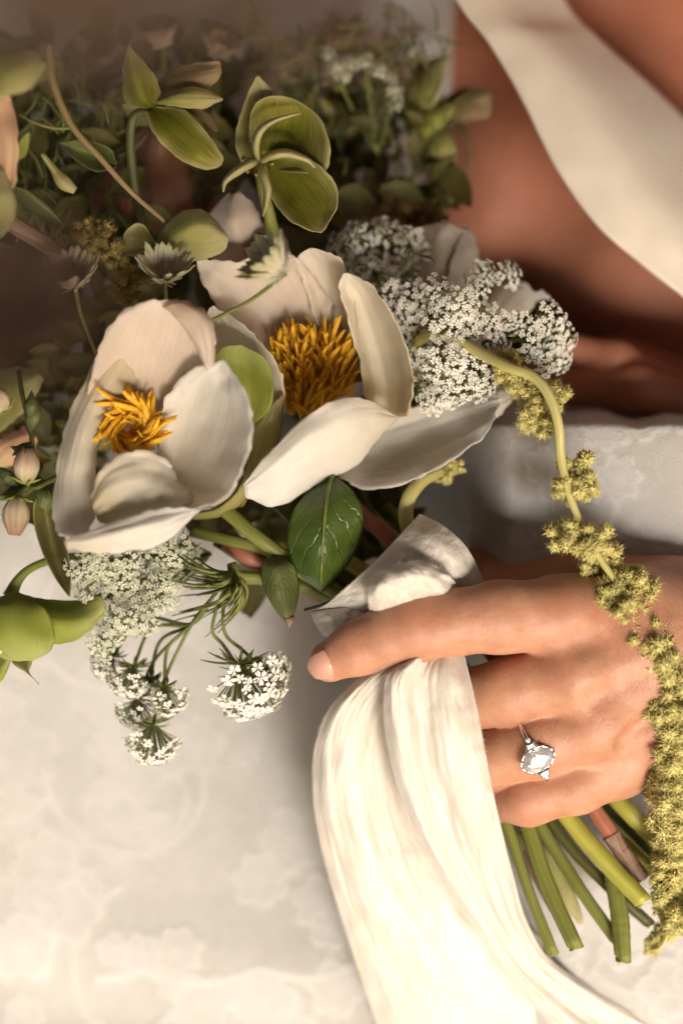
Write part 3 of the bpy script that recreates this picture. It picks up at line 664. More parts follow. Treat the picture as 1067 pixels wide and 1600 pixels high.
stem([(560, 790, -24), (700, 930, -26), (860, 1130, -24), (970, 1256, -10), (1010, 1296, -10), (1050, 1340, -10)], [2.5, 2.6, 2.8, 2.9, 2.9, 2.8], M['stem_y'], 'olive yellow stem running under the hanging amaranth')
stem([(600, 790, -26), (760, 940, -28), (920, 1130, -24), (1000, 1222, -12), (1040, 1256, -12), (1090, 1300, -14)], [2.0, 2.1, 2.2, 2.3, 2.3, 2.2], M['stem_g'], 'green stem just below the wrist side of the hand')
stem([(880, 1220, -22), (950, 1290, -16), (1000, 1340, -14), (1045, 1380, -14)], [2.0, 2.1, 2.2, 2.1], M['stem_y'], 'short olive stem end right of the dry brown one')
stem([(930, 1240, -26), (985, 1300, -22), (1022, 1345, -20), (1060, 1400, -20)], [2.0, 2.0, 2.1, 2.0], M['stem_d'], 'dark green stem in the gap behind the olive ends')
stem([(815, 1330, -18), (838, 1375, -16), (862, 1422, -16)], [1.1, 1.2, 1.0], M['stem_b'], 'thin dark twig stub beside the pointed green stem')
stem([(560, 740, -22), (566, 780, -20), (600, 840, -18), (660, 910, -22)], [2.0, 2.0, 2.1, 2.0], M['stem_d'], 'dark stem in shadow right of the broad leaf')
stem([(410, 760, -20), (470, 820, -18), (530, 890, -16), (590, 950, -20)], [2.6, 2.7, 2.7, 2.6], M['stem_d'], 'dark stem in shadow left of the broad leaf')
stem([(440, 850, -20), (500, 905, -16), (545, 935, -14), (600, 985, -18)], [2.0, 2.1, 2.1, 2.0], M['stem_y'], 'yellowish stem peeking below the broad leaf')
stem([(620, 740, -30), (630, 790, -28), (660, 850, -28), (700, 920, -28)], [2.0, 2.0, 2.1, 2.0], M['stem_d'], 'dark stem behind the curved yellow amaranth stalk')
pl = thing('dry_leaf', P(880, 1400, -16), 'pale yellowed leaf hanging among the cut stem ends', 'leaf')
sheet('leaf_blade', [[(800, 1300, -18), (830, 1345, -18), (868, 1400, -18), (905, 1445, -20)], [(830, 1300, -18), (862, 1340, -17), (895, 1390, -18), (912, 1440, -20)]], M['hell_pale'], pl, bulge=2, ruffle=3)
bt = tag(tube('thread', [(476, 953, 6), (500, 946, 9), (522, 938, 12)], .45, M['black_thread']), 'short black thread end sticking out at the ribbon edge', 'thread')

# ------------------------------------------------------------------ leaves
def leaf(name, rails, mat, label, cat='leaf', group=None, **k):
    t = thing(name, P(*rails[0][0]), label, cat, group)
    sheet('leaf_blade', rails, mat, t, nu=k.pop('nu', 18), nv=k.pop('nv', 28), **k)
    return t
t = leaf('broad_leaf', [[(520, 742, 4), (478, 772, 8), (452, 812, 10), (449, 858, 9), (468, 898, 6), (503, 926, 2)],
                    [(520, 742, 4), (512, 772, 12), (507, 812, 16), (504, 858, 16), (502, 898, 11), (503, 926, 2)],
                    [(520, 742, 4), (550, 766, 10), (566, 800, 10), (562, 846, 7), (542, 884, 5), (503, 926, 2)]], M['leaf'], 'broad glossy dark green leaf hanging under the middle peony', bulge=0, ruffle=2.0)
tube('midrib', [(520, 742, 5), (512, 772, 12.6), (507, 812, 16.5), (504, 858, 16.5), (502, 898, 11.6), (503, 926, 2.5)], [.8, .6, .5, .4, .3, .15], M['fine'], t, n=6)
t = leaf('small_leaf', [[(428, 866, 2), (410, 880, 6), (410, 910, 7), (428, 950, 8), (452, 978, 9)],
                    [(428, 866, 2), (432, 886, 9), (438, 915, 10), (446, 948, 10), (452, 978, 9)],
                    [(428, 866, 2), (456, 880, 5), (467, 908, 4), (464, 945, 6), (452, 978, 9)]], M['leaf2'], 'small pointed olive leaf with a browned tip left of the broad leaf', ruffle=2)
sheet('brown_tip', [[(444, 966, 9.6), (447, 973, 9.6), (452, 981, 9.4)], [(460, 962, 8.6), (459, 971, 9.2), (452, 981, 9.4)]], M['stem_b'], t, nu=6, nv=6, bulge=1)
leaf('folded_leaf', [[(62, 765, 6), (52, 800, 5), (62, 850, 4), (85, 900, 3), (108, 932, 2)],
                     [(66, 765, 0), (74, 800, -2), (84, 850, -3), (98, 900, -1), (109, 932, 2)],
                     [(75, 765, 6), (92, 800, 7), (104, 850, 6), (111, 895, 4), (110, 932, 2)]], M['leaf_brown'], 'long folded olive leaf with russet edge below the left peony', ruffle=1)
leaf('oval_leaf', [[(182, 262, 20), (150, 268, 22), (118, 250, 22), (92, 223, 20)], [(182, 258, 18), (150, 244, 18), (122, 234, 19), (92, 223, 20)], [(182, 255, 20), (172, 232, 23), (135, 218, 23), (92, 223, 20)]], M['leaf2'], 'small oval dark leaf on the thin stem at upper left', ruffle=1)
leaf('slender_leaf', [[(22, 290, 8), (50, 300, 8), (80, 325, 6), (102, 352, 4)], [(22, 300, 2), (45, 330, 0), (75, 345, 0), (102, 352, 4)]], M['leaf2'], 'slender dark leaf pointing right at the left edge', bulge=3)
leaf('pale_leaf', [[(-20, 90, 60), (10, 84, 60), (50, 80, 58), (72, 100, 56)], [(-20, 160, 60), (15, 150, 62), (50, 138, 60), (72, 105, 56)]], M['hell_pale'], 'pale green rounded leaf in the top left corner', bulge=4)
leaf('drooping_leaf', [[(60, 745, -2), (55, 765, 4), (60, 790, 6)], [(95, 760, -4), (92, 780, 2), (75, 800, 4)]], M['leaf2'], 'olive leaf tucked behind the left peony edge', bulge=3)

# ------------------------------------------------------------------ peonies
def petal(rails, mat, parent, name='petal', **k):
    k.setdefault('ruffle', 3.0); k.setdefault('freq', 0.028); k.setdefault('wave', 5.0); k.setdefault('folds', (.7, 6.0, 1.6))
    if mat.startswith(('hell', 'bract', 'sepal')): k['wave'] = min(k['wave'], 2.0); k['folds'] = (.4, 4.0, 1.2)
    return sheet(name, rails, M[mat], parent, nu=k.pop('nu', 26), nv=k.pop('nv', 32), **k)
def stamen_meshes(length, width, seeds):
    out = []
    for s_ in seeds:
        r_ = random.Random(s_); b_ = Bag(); bend = r_.uniform(-.35, .35); bend2 = r_.uniform(-.3, .3)
        n_ = 7; V = []; F = []; U = []
        for j in range(n_):
            t_ = j / (n_ - 1); wd = width * (0.35 + 0.95 * math.sin(math.pi * min(1, t_ * .75 + .12)) ** .8) * (1 if t_ < .99 else .6)
            cx_, cy_ = bend * length * t_ * t_, bend2 * length * t_ ** 2
            for (a_, c_) in ((-.5, 0), (-.3, .32), (.3, .32), (.5, 0), (.3, -.25), (-.3, -.25)):
                V.append((cx_ + a_ * wd, cy_ + c_ * wd * .7, t_ * length)); U.append((0, t_))
        F = gridfaces(n_ - 1, 6, 0, True); F.append(tuple((n_ - 1) * 6 + i for i in range(6)))
        b_.add(V, F, U); out.append(b_.mesh('stamen', M['stamen']))
    return out
p1 = thing('peony', P(520, 640, -10), 'open cream peony with an upright brush of golden stamens', 'peony', 'white peonies')
petal([[(470, 600, -16), (415, 550, -10), (362, 508, -6), (322, 455, -2), (303, 402, 2)], [(490, 600, -20), (445, 540, -17), (405, 490, -12), (375, 440, -6), (352, 408, 0)],
       [(510, 600, -20), (480, 540, -19), (455, 480, -15), (430, 430, -8), (410, 404, -2)], [(540, 590, -18), (532, 530, -16), (510, 460, -12), (480, 420, -6), (455, 398, 0)]], 'peony_blush', p1, ruffle=5, wave=6)
petal([[(540, 570, -16), (500, 520, -14), (478, 450, -8), (462, 405, -2), (484, 387, 2)], [(552, 570, -18), (528, 510, -18), (512, 450, -13), (500, 410, -6), (484, 387, 2)],
       [(566, 575, -8), (560, 505, -4), (548, 442, 0), (530, 402, 3), (484, 387, 2)]], 'peony', p1)
petal([[(575, 650, -8), (566, 592, -4), (553, 532, -2), (537, 474, 2), (529, 446, 6), (538, 424, 9)], [(592, 650, -14), (588, 595, -13), (577, 535, -10), (560, 480, -5), (545, 446, 2), (538, 424, 9)],
       [(614, 652, -10), (618, 598, -8), (608, 540, -6), (586, 482, -1), (562, 442, 5), (538, 424, 9)], [(636, 650, 2), (646, 598, 8), (637, 546, 10), (611, 488, 12), (578, 443, 12), (538, 424, 9)]], 'peony', p1, ruffle=3)
petal([[(545, 668, -14), (600, 650, -16), (650, 634, -18), (700, 622, -16), (745, 612, -14), (778, 614, -10)], [(530, 700, -12), (580, 700, -14), (640, 685, -16), (700, 662, -14), (748, 645, -10), (780, 630, -8)],
       [(530, 742, -2), (562, 764, 1), (622, 760, 2), (692, 727, 0), (746, 691, -2), (775, 652, -4)]], 'peony_white', p1, ruffle=3)
petal([[(735, 605, -22), (765, 600, -22), (795, 604, -20)], [(740, 660, -22), (775, 652, -20), (800, 630, -18)]], 'peony', p1, bulge=3)
petal([[(622, 651, 2), (580, 626, 14), (532, 621, 22), (472, 656, 24), (413, 715, 22), (381, 757, 16)], [(622, 652, 2), (585, 645, 14), (540, 655, 23), (482, 690, 25), (424, 738, 22), (382, 764, 15)],
       [(622, 653, 1), (592, 670, 8), (552, 695, 14), (495, 728, 17), (434, 768, 17), (384, 772, 14)], [(622, 654, 0), (592, 684, 2), (560, 726, 3), (500, 754, 5), (436, 791, 9), (386, 778, 13)]], 'peony_white', p1, ruffle=2.5, wave=2.5)
petal([[(360, 710, -6), (332, 640, -2), (316, 560, 2), (318, 500, 4), (335, 477, 6)], [(400, 700, -10), (378, 630, -8), (362, 560, -4), (348, 510, 0), (335, 477, 6)], [(436, 670, 4), (447, 626, 10), (431, 566, 11), (396, 521, 10), (335, 477, 6)]], 'peony', p1, ruffle=2)
petal([[(372, 792, -4), (382, 730, 2), (398, 660, 8), (440, 617, 12)], [(380, 792, -4), (412, 735, 3), (438, 680, 8), (444, 617, 12)]], 'sepal', p1, name='sepal', bulge=2)
petal([[(390, 668, 8), (346, 622, 13), (331, 572, 15), (346, 545, 15), (376, 539, 14)], [(390, 668, 8), (382, 615, 10), (376, 575, 10), (374, 552, 12), (376, 539, 14)], [(390, 668, 8), (421, 640, 14), (427, 600, 16), (414, 560, 16), (376, 539, 14)]], 'bract', p1, name='sepal', ruffle=1.5, wave=1)
petal([[(310, 800, 0), (345, 790, 4), (375, 760, 6), (392, 700, 8)], [(300, 812, -4), (350, 806, -2), (392, 770, 0), (405, 700, 2)]], 'sepal', p1, name='sepal', bulge=2)
sm1 = stamen_meshes(.014, .00138, range(8))
for k in range(190):
    a = random.random() * 6.283; q = math.sqrt(random.random())
    x = 482 + 60 * q * math.cos(a); y = 603 + 52 * q * math.sin(a)
    dx, dy = (x - 490) / 66, (y - 603) / 52
    place('stamen', random.choice(sm1), P(x, y, -15 + 4 * (1 - q)), (0.42 * dx + random.gauss(0, .2), 0.85 - .35 * dy + random.gauss(0, .22), .75 + random.gauss(0, .2)), random.uniform(.75, 1.12), p1)

p2 = thing('peony', P(220, 680, 8), 'blurred white peony at left with a small curled golden centre', 'peony', 'white peonies')
petal([[(165, 690, 14), (138, 622, 22), (150, 560, 28), (172, 508, 31), (193, 484, 31)], [(200, 680, 12), (192, 605, 18), (206, 535, 26), (226, 492, 33), (240, 470, 37)],
       [(240, 670, 12), (255, 605, 18), (274, 540, 26), (284, 492, 33), (286, 470, 37)], [(262, 680, 12), (312, 605, 22), (334, 556, 30), (333, 515, 34), (314, 484, 36)]], 'peony_blush', p2, ruffle=3)
petal([[(254, 478, 38), (283, 506, 39), (304, 538, 38), (322, 580, 34)], [(280, 470, 39), (308, 490, 42), (322, 520, 42), (330, 575, 37)], [(300, 475, 36), (324, 490, 38), (335, 520, 38), (335, 570, 34)]], 'peony_blush', p2, ruffle=1, nu=14, nv=18)
petal([[(178, 500, 22), (134, 590, 20), (107, 650, 20), (89, 725, 22), (83, 798, 28), (92, 838, 34)], [(195, 545, 23), (155, 615, 24), (128, 670, 25), (112, 735, 27), (110, 800, 31), (112, 838, 36)],
       [(222, 600, 19), (178, 640, 21), (160, 675, 22), (150, 735, 25), (150, 800, 30), (137, 834, 37)]], 'peony', p2, ruffle=3)
petal([[(250, 735, 16), (248, 672, 20), (262, 618, 24), (298, 580, 30), (350, 565, 38)], [(268, 760, 18), (282, 690, 18), (300, 635, 22), (326, 595, 30), (352, 565, 38)],
       [(285, 785, 28), (328, 725, 26), (350, 670, 29), (358, 620, 34), (353, 565, 38)], [(292, 799, 36), (356, 776, 41), (390, 700, 44), (390, 630, 43), (354, 565, 38)]], 'peony_white', p2, ruffle=3)
petal([[(143, 775, 34), (156, 736, 34), (184, 712, 33), (218, 704, 32), (262, 716, 26)], [(146, 795, 36), (170, 770, 36), (206, 752, 35), (240, 745, 32), (280, 750, 26)], [(155, 818, 36), (200, 815, 37), (248, 803, 37), (285, 795, 36), (310, 780, 30)]], 'peony', p2, ruffle=4)
petal([[(101, 843, 42), (140, 829, 43), (214, 803, 43), (264, 793, 42), (314, 796, 38)], [(102, 850, 42), (145, 845, 45), (212, 832, 45), (262, 820, 43), (313, 797, 38)], [(106, 858, 40), (150, 864, 38), (206, 861, 36), (256, 849, 36), (312, 798, 38)]], 'peony_white', p2, ruffle=2)
sm2 = stamen_meshes(.0115, .0015, range(20, 26))
for k in range(120):
    a = random.random() * 6.283; q = math.sqrt(random.random())
    x = 205 + 40 * q * math.cos(a); y = 666 + 40 * q * math.sin(a)
    t_ = Vector((math.sin(a), math.cos(a), 0)) * .9 + Vector((-math.cos(a), math.sin(a), 0)) * .3
    place('stamen', random.choice(sm2), P(x, y, 18 + 4 * q), t_ + Vector((random.gauss(0, .25), random.gauss(0, .25), random.uniform(.05, .6))), random.uniform(.7, 1.05), p2)

p3 = thing('peony', P(690, 420, -40), 'cream peony half hidden behind the white lace flowers at right', 'peony', 'white peonies')
petal([[(640, 470, -40), (622, 420, -36), (632, 370, -32), (680, 348, -30)], [(690, 470, -34), (680, 420, -26), (685, 380, -25), (690, 348, -29)], [(735, 450, -40), (745, 405, -34), (738, 365, -31), (700, 347, -30)]], 'peony', p3, nu=18, nv=20)
petal([[(735, 470, -44), (742, 430, -40), (748, 390, -40), (738, 360, -36)], [(690, 470, -34), (700, 430, -24), (712, 390, -24), (728, 356, -33)]], 'peony_white', p3, nu=12, nv=14)
petal([[(720, 500, -46), (760, 460, -42), (790, 435, -40), (820, 440, -38)], [(760, 530, -46), (800, 500, -44), (830, 480, -42), (856, 468, -40)]], 'peony_white', p3, bulge=4, ruffle=5, wave=10, nu=18, nv=18)
p4 = thing('peony', P(370, 380, -20), 'cream peony bud of rounded petals below the large green hellebore', 'peony', 'white peonies')
petal([[(350, 440, -24), (325, 390, -20), (325, 340, -18), (355, 302, -16)], [(385, 440, -20), (372, 390, -13), (368, 340, -12), (365, 300, -15)], [(420, 440, -24), (420, 390, -20), (408, 335, -18), (375, 300, -16)]], 'peony_blush', p4, nu=18, nv=20)
petal([[(385, 450, -18), (380, 420, -14), (395, 380, -12), (430, 360, -12)], [(455, 450, -20), (455, 420, -18), (452, 385, -16), (440, 358, -14)]], 'peony', p4, bulge=4, nu=16, nv=16)

# ------------------------------------------------------------------ hellebores
G_H = 'green hellebores'
h1 = thing('hellebore', P(404, 252, 2), 'large sharp green hellebore with two broad veined petals near the top', 'flower', G_H)
petal([[(380, 262, -4), (368, 218, -2), (382, 160, 2), (400, 119, 6)], [(392, 255, -6), (392, 205, -4), (402, 155, 1), (402, 118, 6)], [(402, 250, -4), (416, 200, -2), (428, 152, 3), (405, 118, 6)]], 'hell_pale', h1, ruffle=2, wave=2)
petal([[(404, 258, 0), (391, 220, 4), (391, 180, 7), (404, 157, 8), (432, 149, 8)], [(410, 256, -3), (415, 220, -2), (420, 185, 2), (425, 162, 5), (434, 149, 8)], [(425, 258, -3), (450, 230, -2), (462, 195, 2), (460, 165, 6), (445, 150, 8)], [(440, 268, 2), (506, 268, 10), (515, 225, 12), (497, 180, 11), (455, 152, 8)]], 'hell', h1, ruffle=2.5, wave=2)
petal([[(414, 256, 2), (420, 300, 6), (445, 338, 9), (482, 360, 11), (502, 364, 12)], [(418, 254, 0), (440, 292, 1), (468, 325, 5), (490, 350, 9), (504, 362, 12)], [(424, 250, 0), (462, 272, 2), (495, 305, 6), (508, 335, 9), (506, 360, 12)], [(428, 246, 4), (478, 246, 9), (518, 276, 12), (528, 315, 13), (508, 358, 12)]], 'hell', h1, ruffle=2.5, wave=2)
for pts, wd in (([(404, 254, 6), (400, 228, 12), (408, 203, 14), (432, 187, 13), (470, 177, 12)], 6), ([(404, 254, 6), (425, 243, 12), (450, 240, 13), (480, 250, 12), (492, 262, 11)], 7),
                ([(406, 252, 6), (390, 256, 12), (370, 268, 14), (352, 284, 12), (349, 300, 11)], 7), ([(404, 252, 6), (410, 270, 12), (418, 295, 13), (416, 318, 11), (411, 338, 9)], 6.5)):
    n_ = len(pts); L_ = []; R_ = []
    for j, (x, y, z) in enumerate(pts):
        a_, c_ = pts[max(0, j - 1)], pts[min(n_ - 1, j + 1)]; d_ = math.hypot(c_[0] - a_[0], c_[1] - a_[1]); nx_, ny_ = -(c_[1] - a_[1]) / d_, (c_[0] - a_[0]) / d_
        w_ = wd * (0.55, 1.0, 1.0, .6, .12)[j]; L_.append((x - nx_ * w_, y - ny_ * w_, z)); R_.append((x + nx_ * w_, y + ny_ * w_, z))
    petal([L_, R_], 'hell_cream', h1, name='petal', bulge=3.0, nu=8, nv=22, ruffle=.5, wave=0)
for k in range(16):
    a = random.random() * 6.28; x, y = 402 + 20 * math.cos(a), 254 + 15 * math.sin(a)
    tube('stamen', [(403, 253, 6), (x, y, 9), (x + 4 * math.cos(a), y + 4 * math.sin(a), 11)], [.2, .2, .55], M['anther'], h1, n=6)
tube('stalk', [(404, 258, 0), (412, 300, -4), (424, 350, -10), (440, 430, -22), (470, 560, -30)], [1.7, 1.9, 2.0, 2.0, 2.0], M['stem_g'], h1)
h2 = thing('hellebore', P(235, 168, 0), 'olive hellebore seen from the side left of the large green one', 'flower', G_H)
petal([[(232, 170, 2), (198, 160, 4), (192, 118, 6), (199, 73, 8)], [(236, 168, 8), (222, 150, 12), (210, 115, 12), (200, 72, 8)], [(240, 168, 2), (252, 150, 4), (240, 115, 6), (202, 72, 8)]], 'hell', h2, ruffle=1)
petal([[(246, 140, 0), (262, 112, 0), (300, 98, 0), (344, 96, 2)], [(246, 145, 2), (275, 130, 4), (310, 122, 4), (346, 112, 2)], [(248, 150, 0), (285, 142, 2), (320, 140, 2), (345, 120, 2)]], 'hell_dusk', h2, ruffle=2)
petal([[(242, 158, 4), (272, 142, 8), (310, 136, 8), (348, 154, 6)], [(244, 162, 4), (275, 166, 8), (315, 170, 8), (348, 156, 6)]], 'hell_pale', h2, bulge=3, ruffle=1)
petal([[(228, 172, 4), (240, 208, 8), (280, 248, 10), (322, 265, 10), (346, 258, 9)], [(236, 168, 2), (265, 192, 8), (300, 222, 11), (328, 246, 11), (346, 257, 9)], [(244, 166, 4), (288, 172, 8), (330, 215, 10), (348, 245, 10), (347, 256, 9)]], 'hell', h2, ruffle=2)
petal([[(285, 172, -4), (310, 185, -2), (338, 206, 0)], [(300, 166, -4), (330, 180, -2), (340, 204, 0)]], 'hell_dusk', h2, nu=8, nv=10)
tube('stalk', [(232, 172, 0), (208, 185, -2), (205, 240, -6), (218, 330, -14), (240, 420, -24)], 1.5, M['stem_d'], h2)
h3 = thing('hellebore', P(250, 390, 4), 'pale green hellebore lying between the peony and the astrantia', 'flower', G_H)
petal([[(246, 396, 2), (252, 362, 6), (285, 330, 8), (322, 330, 8), (356, 368, 6)], [(248, 400, 4), (275, 375, 12), (305, 358, 14), (335, 358, 12), (357, 372, 6)], [(250, 404, 2), (290, 408, 4), (325, 404, 6), (350, 392, 6), (356, 378, 6)]], 'hell_pale', h3, ruffle=2)
petal([[(252, 398, 2), (225, 352, 8), (200, 358, 8), (188, 385, 6)], [(250, 402, 2), (240, 392, 3), (215, 398, 4), (190, 402, 6)]], 'hell_pale', h3, bulge=-3, ruffle=2)
petal([[(245, 400, 0), (225, 415, 2), (215, 440, 4)], [(265, 400, 0), (270, 420, 2), (260, 442, 4)]], 'bract', h3, bulge=2)
h4 = thing('hellebore', P(20, 925, 0), 'nodding yellow green hellebore at the left edge below the peony', 'flower', G_H)
petal([[(12, 928, 4), (-30, 950, 10), (-30, 1000, 12), (0, 1026, 12), (30, 1034, 10)], [(18, 926, 6), (12, 950, 14), (20, 990, 17), (34, 1020, 15), (42, 1032, 12)], [(30, 926, 4), (70, 950, 10), (86, 990, 12), (80, 1016, 12), (52, 1032, 11)]], 'bract', h4, ruffle=2)
petal([[(25, 926, -2), (70, 936, -2), (120, 938, -2), (156, 930, 0), (164, 945, 2)], [(30, 935, 2), (70, 965, 6), (110, 972, 6), (145, 962, 4), (164, 952, 2)], [(40, 945, -2), (75, 1000, 2), (110, 1004, 4), (142, 985, 4), (163, 958, 2)]], 'bract', h4, ruffle=2)
petal([[(-40, 1010, 4), (0, 1014, 8), (28, 1006, 10)], [(-40, 1050, 4), (0, 1066, 8), (26, 1012, 10)]], 'bract', h4, bulge=3)
petal([[(-40, 1014, 11), (0, 1012, 13), (27, 1005, 13)], [(-40, 1026, 11), (0, 1022, 13), (27, 1008, 13)]], 'peony', h4, bulge=1, nu=6, nv=10, wave=0, ruffle=.3)
petal([[(22, 1015, 0), (20, 1035, 2), (40, 1050, 4), (62, 1068, 4)], [(55, 1012, 0), (50, 1035, 2), (46, 1052, 4), (62, 1069, 4)]], 'hell_pale', h4, bulge=2)
tube('stalk', [(16, 932, 0), (30, 905, 0), (52, 886, -2), (95, 872, -8), (160, 868, -16)], [2.4, 1.6, 1.3, 1.3, 1.3], M['stem_g'], h4)
h5 = thing('hellebore', P(690, 190, -70), 'blurred yellow green hellebore against the brown skin at upper right', 'flower', G_H)
petal([[(625, 170, -72), (640, 120, -70), (670, 95, -68), (702, 85, -66)], [(665, 190, -66), (680, 160, -62), (692, 125, -62), (702, 86, -66)]], 'hell_pale', h5, bulge=4, nu=12, nv=12)
petal([[(630, 195, -70), (650, 165, -68), (685, 158, -66), (712, 160, -66)], [(650, 240, -66), (675, 215, -62), (695, 195, -62), (712, 165, -66)]], 'bract', h5, bulge=4, nu=12, nv=12)
petal([[(690, 155, -72), (715, 140, -72), (740, 138, -72), (768, 145, -70)], [(690, 180, -70), (715, 188, -68), (740, 188, -68), (766, 182, -70)]], 'hell_dusk', h5, bulge=3, nu=12, nv=12)
petal([[(670, 190, -66), (665, 225, -62), (672, 250, -62), (692, 264, -62)], [(690, 188, -66), (708, 215, -62), (712, 245, -62), (696, 265, -62)]], 'hell_pale', h5, bulge=4, nu=12, nv=12)
petal([[(700, 195, -72), (722, 215, -70), (732, 245, -70), (728, 280, -70)], [(712, 190, -72), (735, 215, -70), (738, 250, -70), (730, 282, -70)]], 'hell_dusk', h5, bulge=2, nu=8, nv=12)
petal([[(660, 290, -72), (690, 280, -70), (715, 285, -70)], [(660, 330, -72), (690, 335, -70), (712, 310, -70)]], 'bract', h5, bulge=3, nu=10, nv=10)

# peach flower cut by the left edge and a rosy bloom behind
pf = thing('peach_flower', P(-10, 260, 40), 'peach and yellow petals of a flower cut off by the left edge', 'flower')
petal([[(-60, 340, 36), (-60, 240, 40), (-50, 160, 42), (-30, 110, 42)], [(-20, 345, 40), (-6, 280, 42), (-8, 190, 43), (-18, 120, 43)], [(5, 335, 42), (27, 270, 44), (27, 190, 44), (4, 120, 43)]], 'peach', pf, nu=18, nv=18)
petal([[(-50, 400, 40), (-60, 330, 42), (-40, 280, 44), (-5, 262, 44)], [(-30, 390, 44), (8, 365, 46), (26, 320, 46), (5, 265, 45)]], 'hell_pale', pf, bulge=3)
petal([[(22, 255, 38), (28, 225, 40), (46, 206, 40)], [(24, 254, 38), (42, 240, 40), (48, 207, 40)]], 'bract', pf, nu=8, nv=10)
ob = thing('ochre_flower', P(20, 620, -20), 'ochre yellow petals in shade behind the small pink buds', 'flower')
petal([[(-40, 640, -20), (-20, 590, -16), (20, 572, -14), (60, 578, -14)], [(-20, 690, -18), (20, 660, -12), (50, 630, -11), (70, 590, -13)]], 'hell_pale', ob, bulge=4)
petal([[(-30, 700, -22), (0, 680, -18), (40, 665, -16)], [(-10, 740, -22), (30, 720, -18), (62, 690, -16)]], 'peach', ob, bulge=4)
rb = thing('rosy_bloom', P(255, 290, -45), 'rosy brown rounded bloom in shade behind the olive hellebore', 'flower')
petal([[(210, 350, -48), (190, 290, -44), (205, 220, -40), (235, 190, -38)], [(260, 360, -40), (250, 290, -32), (248, 230, -30), (242, 190, -36)], [(320, 350, -48), (320, 290, -44), (295, 230, -40), (252, 190, -38)]], 'rosy', rb)
petal([[(150, 360, -52), (140, 300, -48), (160, 250, -44), (195, 235, -42)], [(215, 360, -46), (210, 310, -38), (208, 270, -38), (200, 236, -41)]], 'rosy', rb, bulge=4)
petal([[(250, 370, -50), (290, 330, -46), (320, 300, -44), (338, 268, -44)], [(310, 400, -50), (350, 370, -48), (365, 330, -46), (345, 270, -44)]], 'rosy', rb, bulge=4)

# ------------------------------------------------------------------ astrantias and buds
def astrantia(cx, cy, z, axis, size, mat, label, n=24, stalk=None, open_=0.9):
    t = thing('astrantia', P(cx, cy, z), label, 'flower', 'astrantias')
    q = Vector(axis).normalized().to_track_quat('Z', 'Y'); o = P(cx, cy, z); sz = size * .0002
    V = []; me = None
    for k in range(n):
        a = 2 * math.pi * k / n + random.uniform(-.08, .08); ln = sz * random.uniform(.88, 1.1); el = open_ + random.uniform(-.12, .12)
        V = []; U = []
        for j in range(8):
            s_ = j / 7; wd = sz * .19 * (0.3 + 1.0 * math.sin(math.pi * min(1, .12 + .82 * s_)) ** .9) * (1 if j < 7 else .08)
            r_ = ln * s_ * math.sin(el * (1.15 - .3 * s_)) ; h_ = ln * s_ * math.cos(el * (1.15 - .3 * s_))
            for i in range(5):
                f_ = i / 4 - .5
                p = Vector((r_, 0, h_ + abs(f_) * wd * .5)) + Vector((0, f_ * wd, 0)); p.rotate(Quaternion((0, 0, 1), a)); V.append(o + q @ p); U.append((i / 4, s_))
        obj('bract', V, gridfaces(7, 4), mat, t, U, thick=.0002)
    bag = Bag()
    for k in range(90):
        d = rand_dir(.25); b0 = d * sz * .1; b1 = d * sz * random.uniform(.28, .5); pts = [o + q @ b0, o + q @ ((b0 + b1) * .5 + rand_dir() * sz * .03), o + q @ b1]
        bag.tube(pts, [.10, .10, .22], n=5, world=True, ns=4)
    bag.build('florets', M['floret_g'], t)['kind'] = 'stuff'
    if stalk: tube('stalk', [(cx, cy, z)] + stalk, [.7, .6, .6] if len(stalk) == 2 else [.7, .6], M['stem_g'], t)
    return t
astrantia(258, 440, 16, (.1, .75, .7), 62, M['astr'], 'cream green astrantia resting just above the left peony', stalk=[(262, 480, 6), (280, 560, -10)], open_=.95)
astrantia(118, 448, 20, (-.1, .7, .7), 60, M['astr_p'], 'dusky pink astrantia left of the cream green one', stalk=[(130, 500, 8), (170, 600, -10)])
astrantia(446, 428, 36, (-.75, .55, .45), 70, M['astr'], 'cream astrantia in side view over the middle peony', stalk=[(390, 470, 26), (322, 505, 20)], open_=.75)
astrantia(340, 90, -50, (.3, .8, .5), 50, M['astr_p'], 'small pinkish astrantia blurred behind the olive hellebore', stalk=[(340, 160, -60), (330, 260, -60)])
astrantia(255, 75, -40, (-.2, .9, .3), 48, M['astr_p'], 'small brownish astrantia at the top beside the mauve blur', stalk=[(258, 130, -50), (262, 220, -60)])
def bud(cx, cy, z, axis, size, label):
    t = thing('flower_bud', P(cx, cy, z), label, 'bud', 'small pink buds')
    o = P(cx, cy, z); q = Vector(axis).normalized().to_track_quat('Z', 'Y'); sz = size * .0002
    for k in range(7):
        a = 2 * math.pi * k / 7; V = []; U = []
        for j in range(8):
            s_ = j / 7; r_ = sz * .42 * math.sin(math.pi * (.08 + .8 * s_)) ** .8 + .0001 * (k % 2); wd = r_ * 1.15
            for i in range(5):
                f_ = (i / 4 - .5); aa = a + f_ * 1.15; p = Vector((r_ * math.cos(aa), r_ * math.sin(aa), s_ * sz * 1.15 + (.08 * sz if abs(f_) < .3 and j == 7 else 0))); V.append(o + q @ p); U.append((i / 4, s_))
        obj('bract', V, gridfaces(7, 4), M['bud'], t, U, thick=.00025)
    b_ = Bag()
    for k in range(6):
        a = k * 1.05; d = Vector((math.cos(a), math.sin(a), .35)).normalized(); b_.tube([o, o + q @ (d * sz * .25), o + q @ (d * sz * .55)], [.5, .55, .1], n=5, world=True, ns=4)
    b_.build('sepals', M['bract'], t)
    return t
bud(40, 755, 20, (.1, 1.0, .2), 46, 'upper pink streaked bud hanging left of the white peony')
bud(28, 775, 22, (-.05, -1.0, .15), 48, 'lower pale bud with a green tip hanging at the left edge')
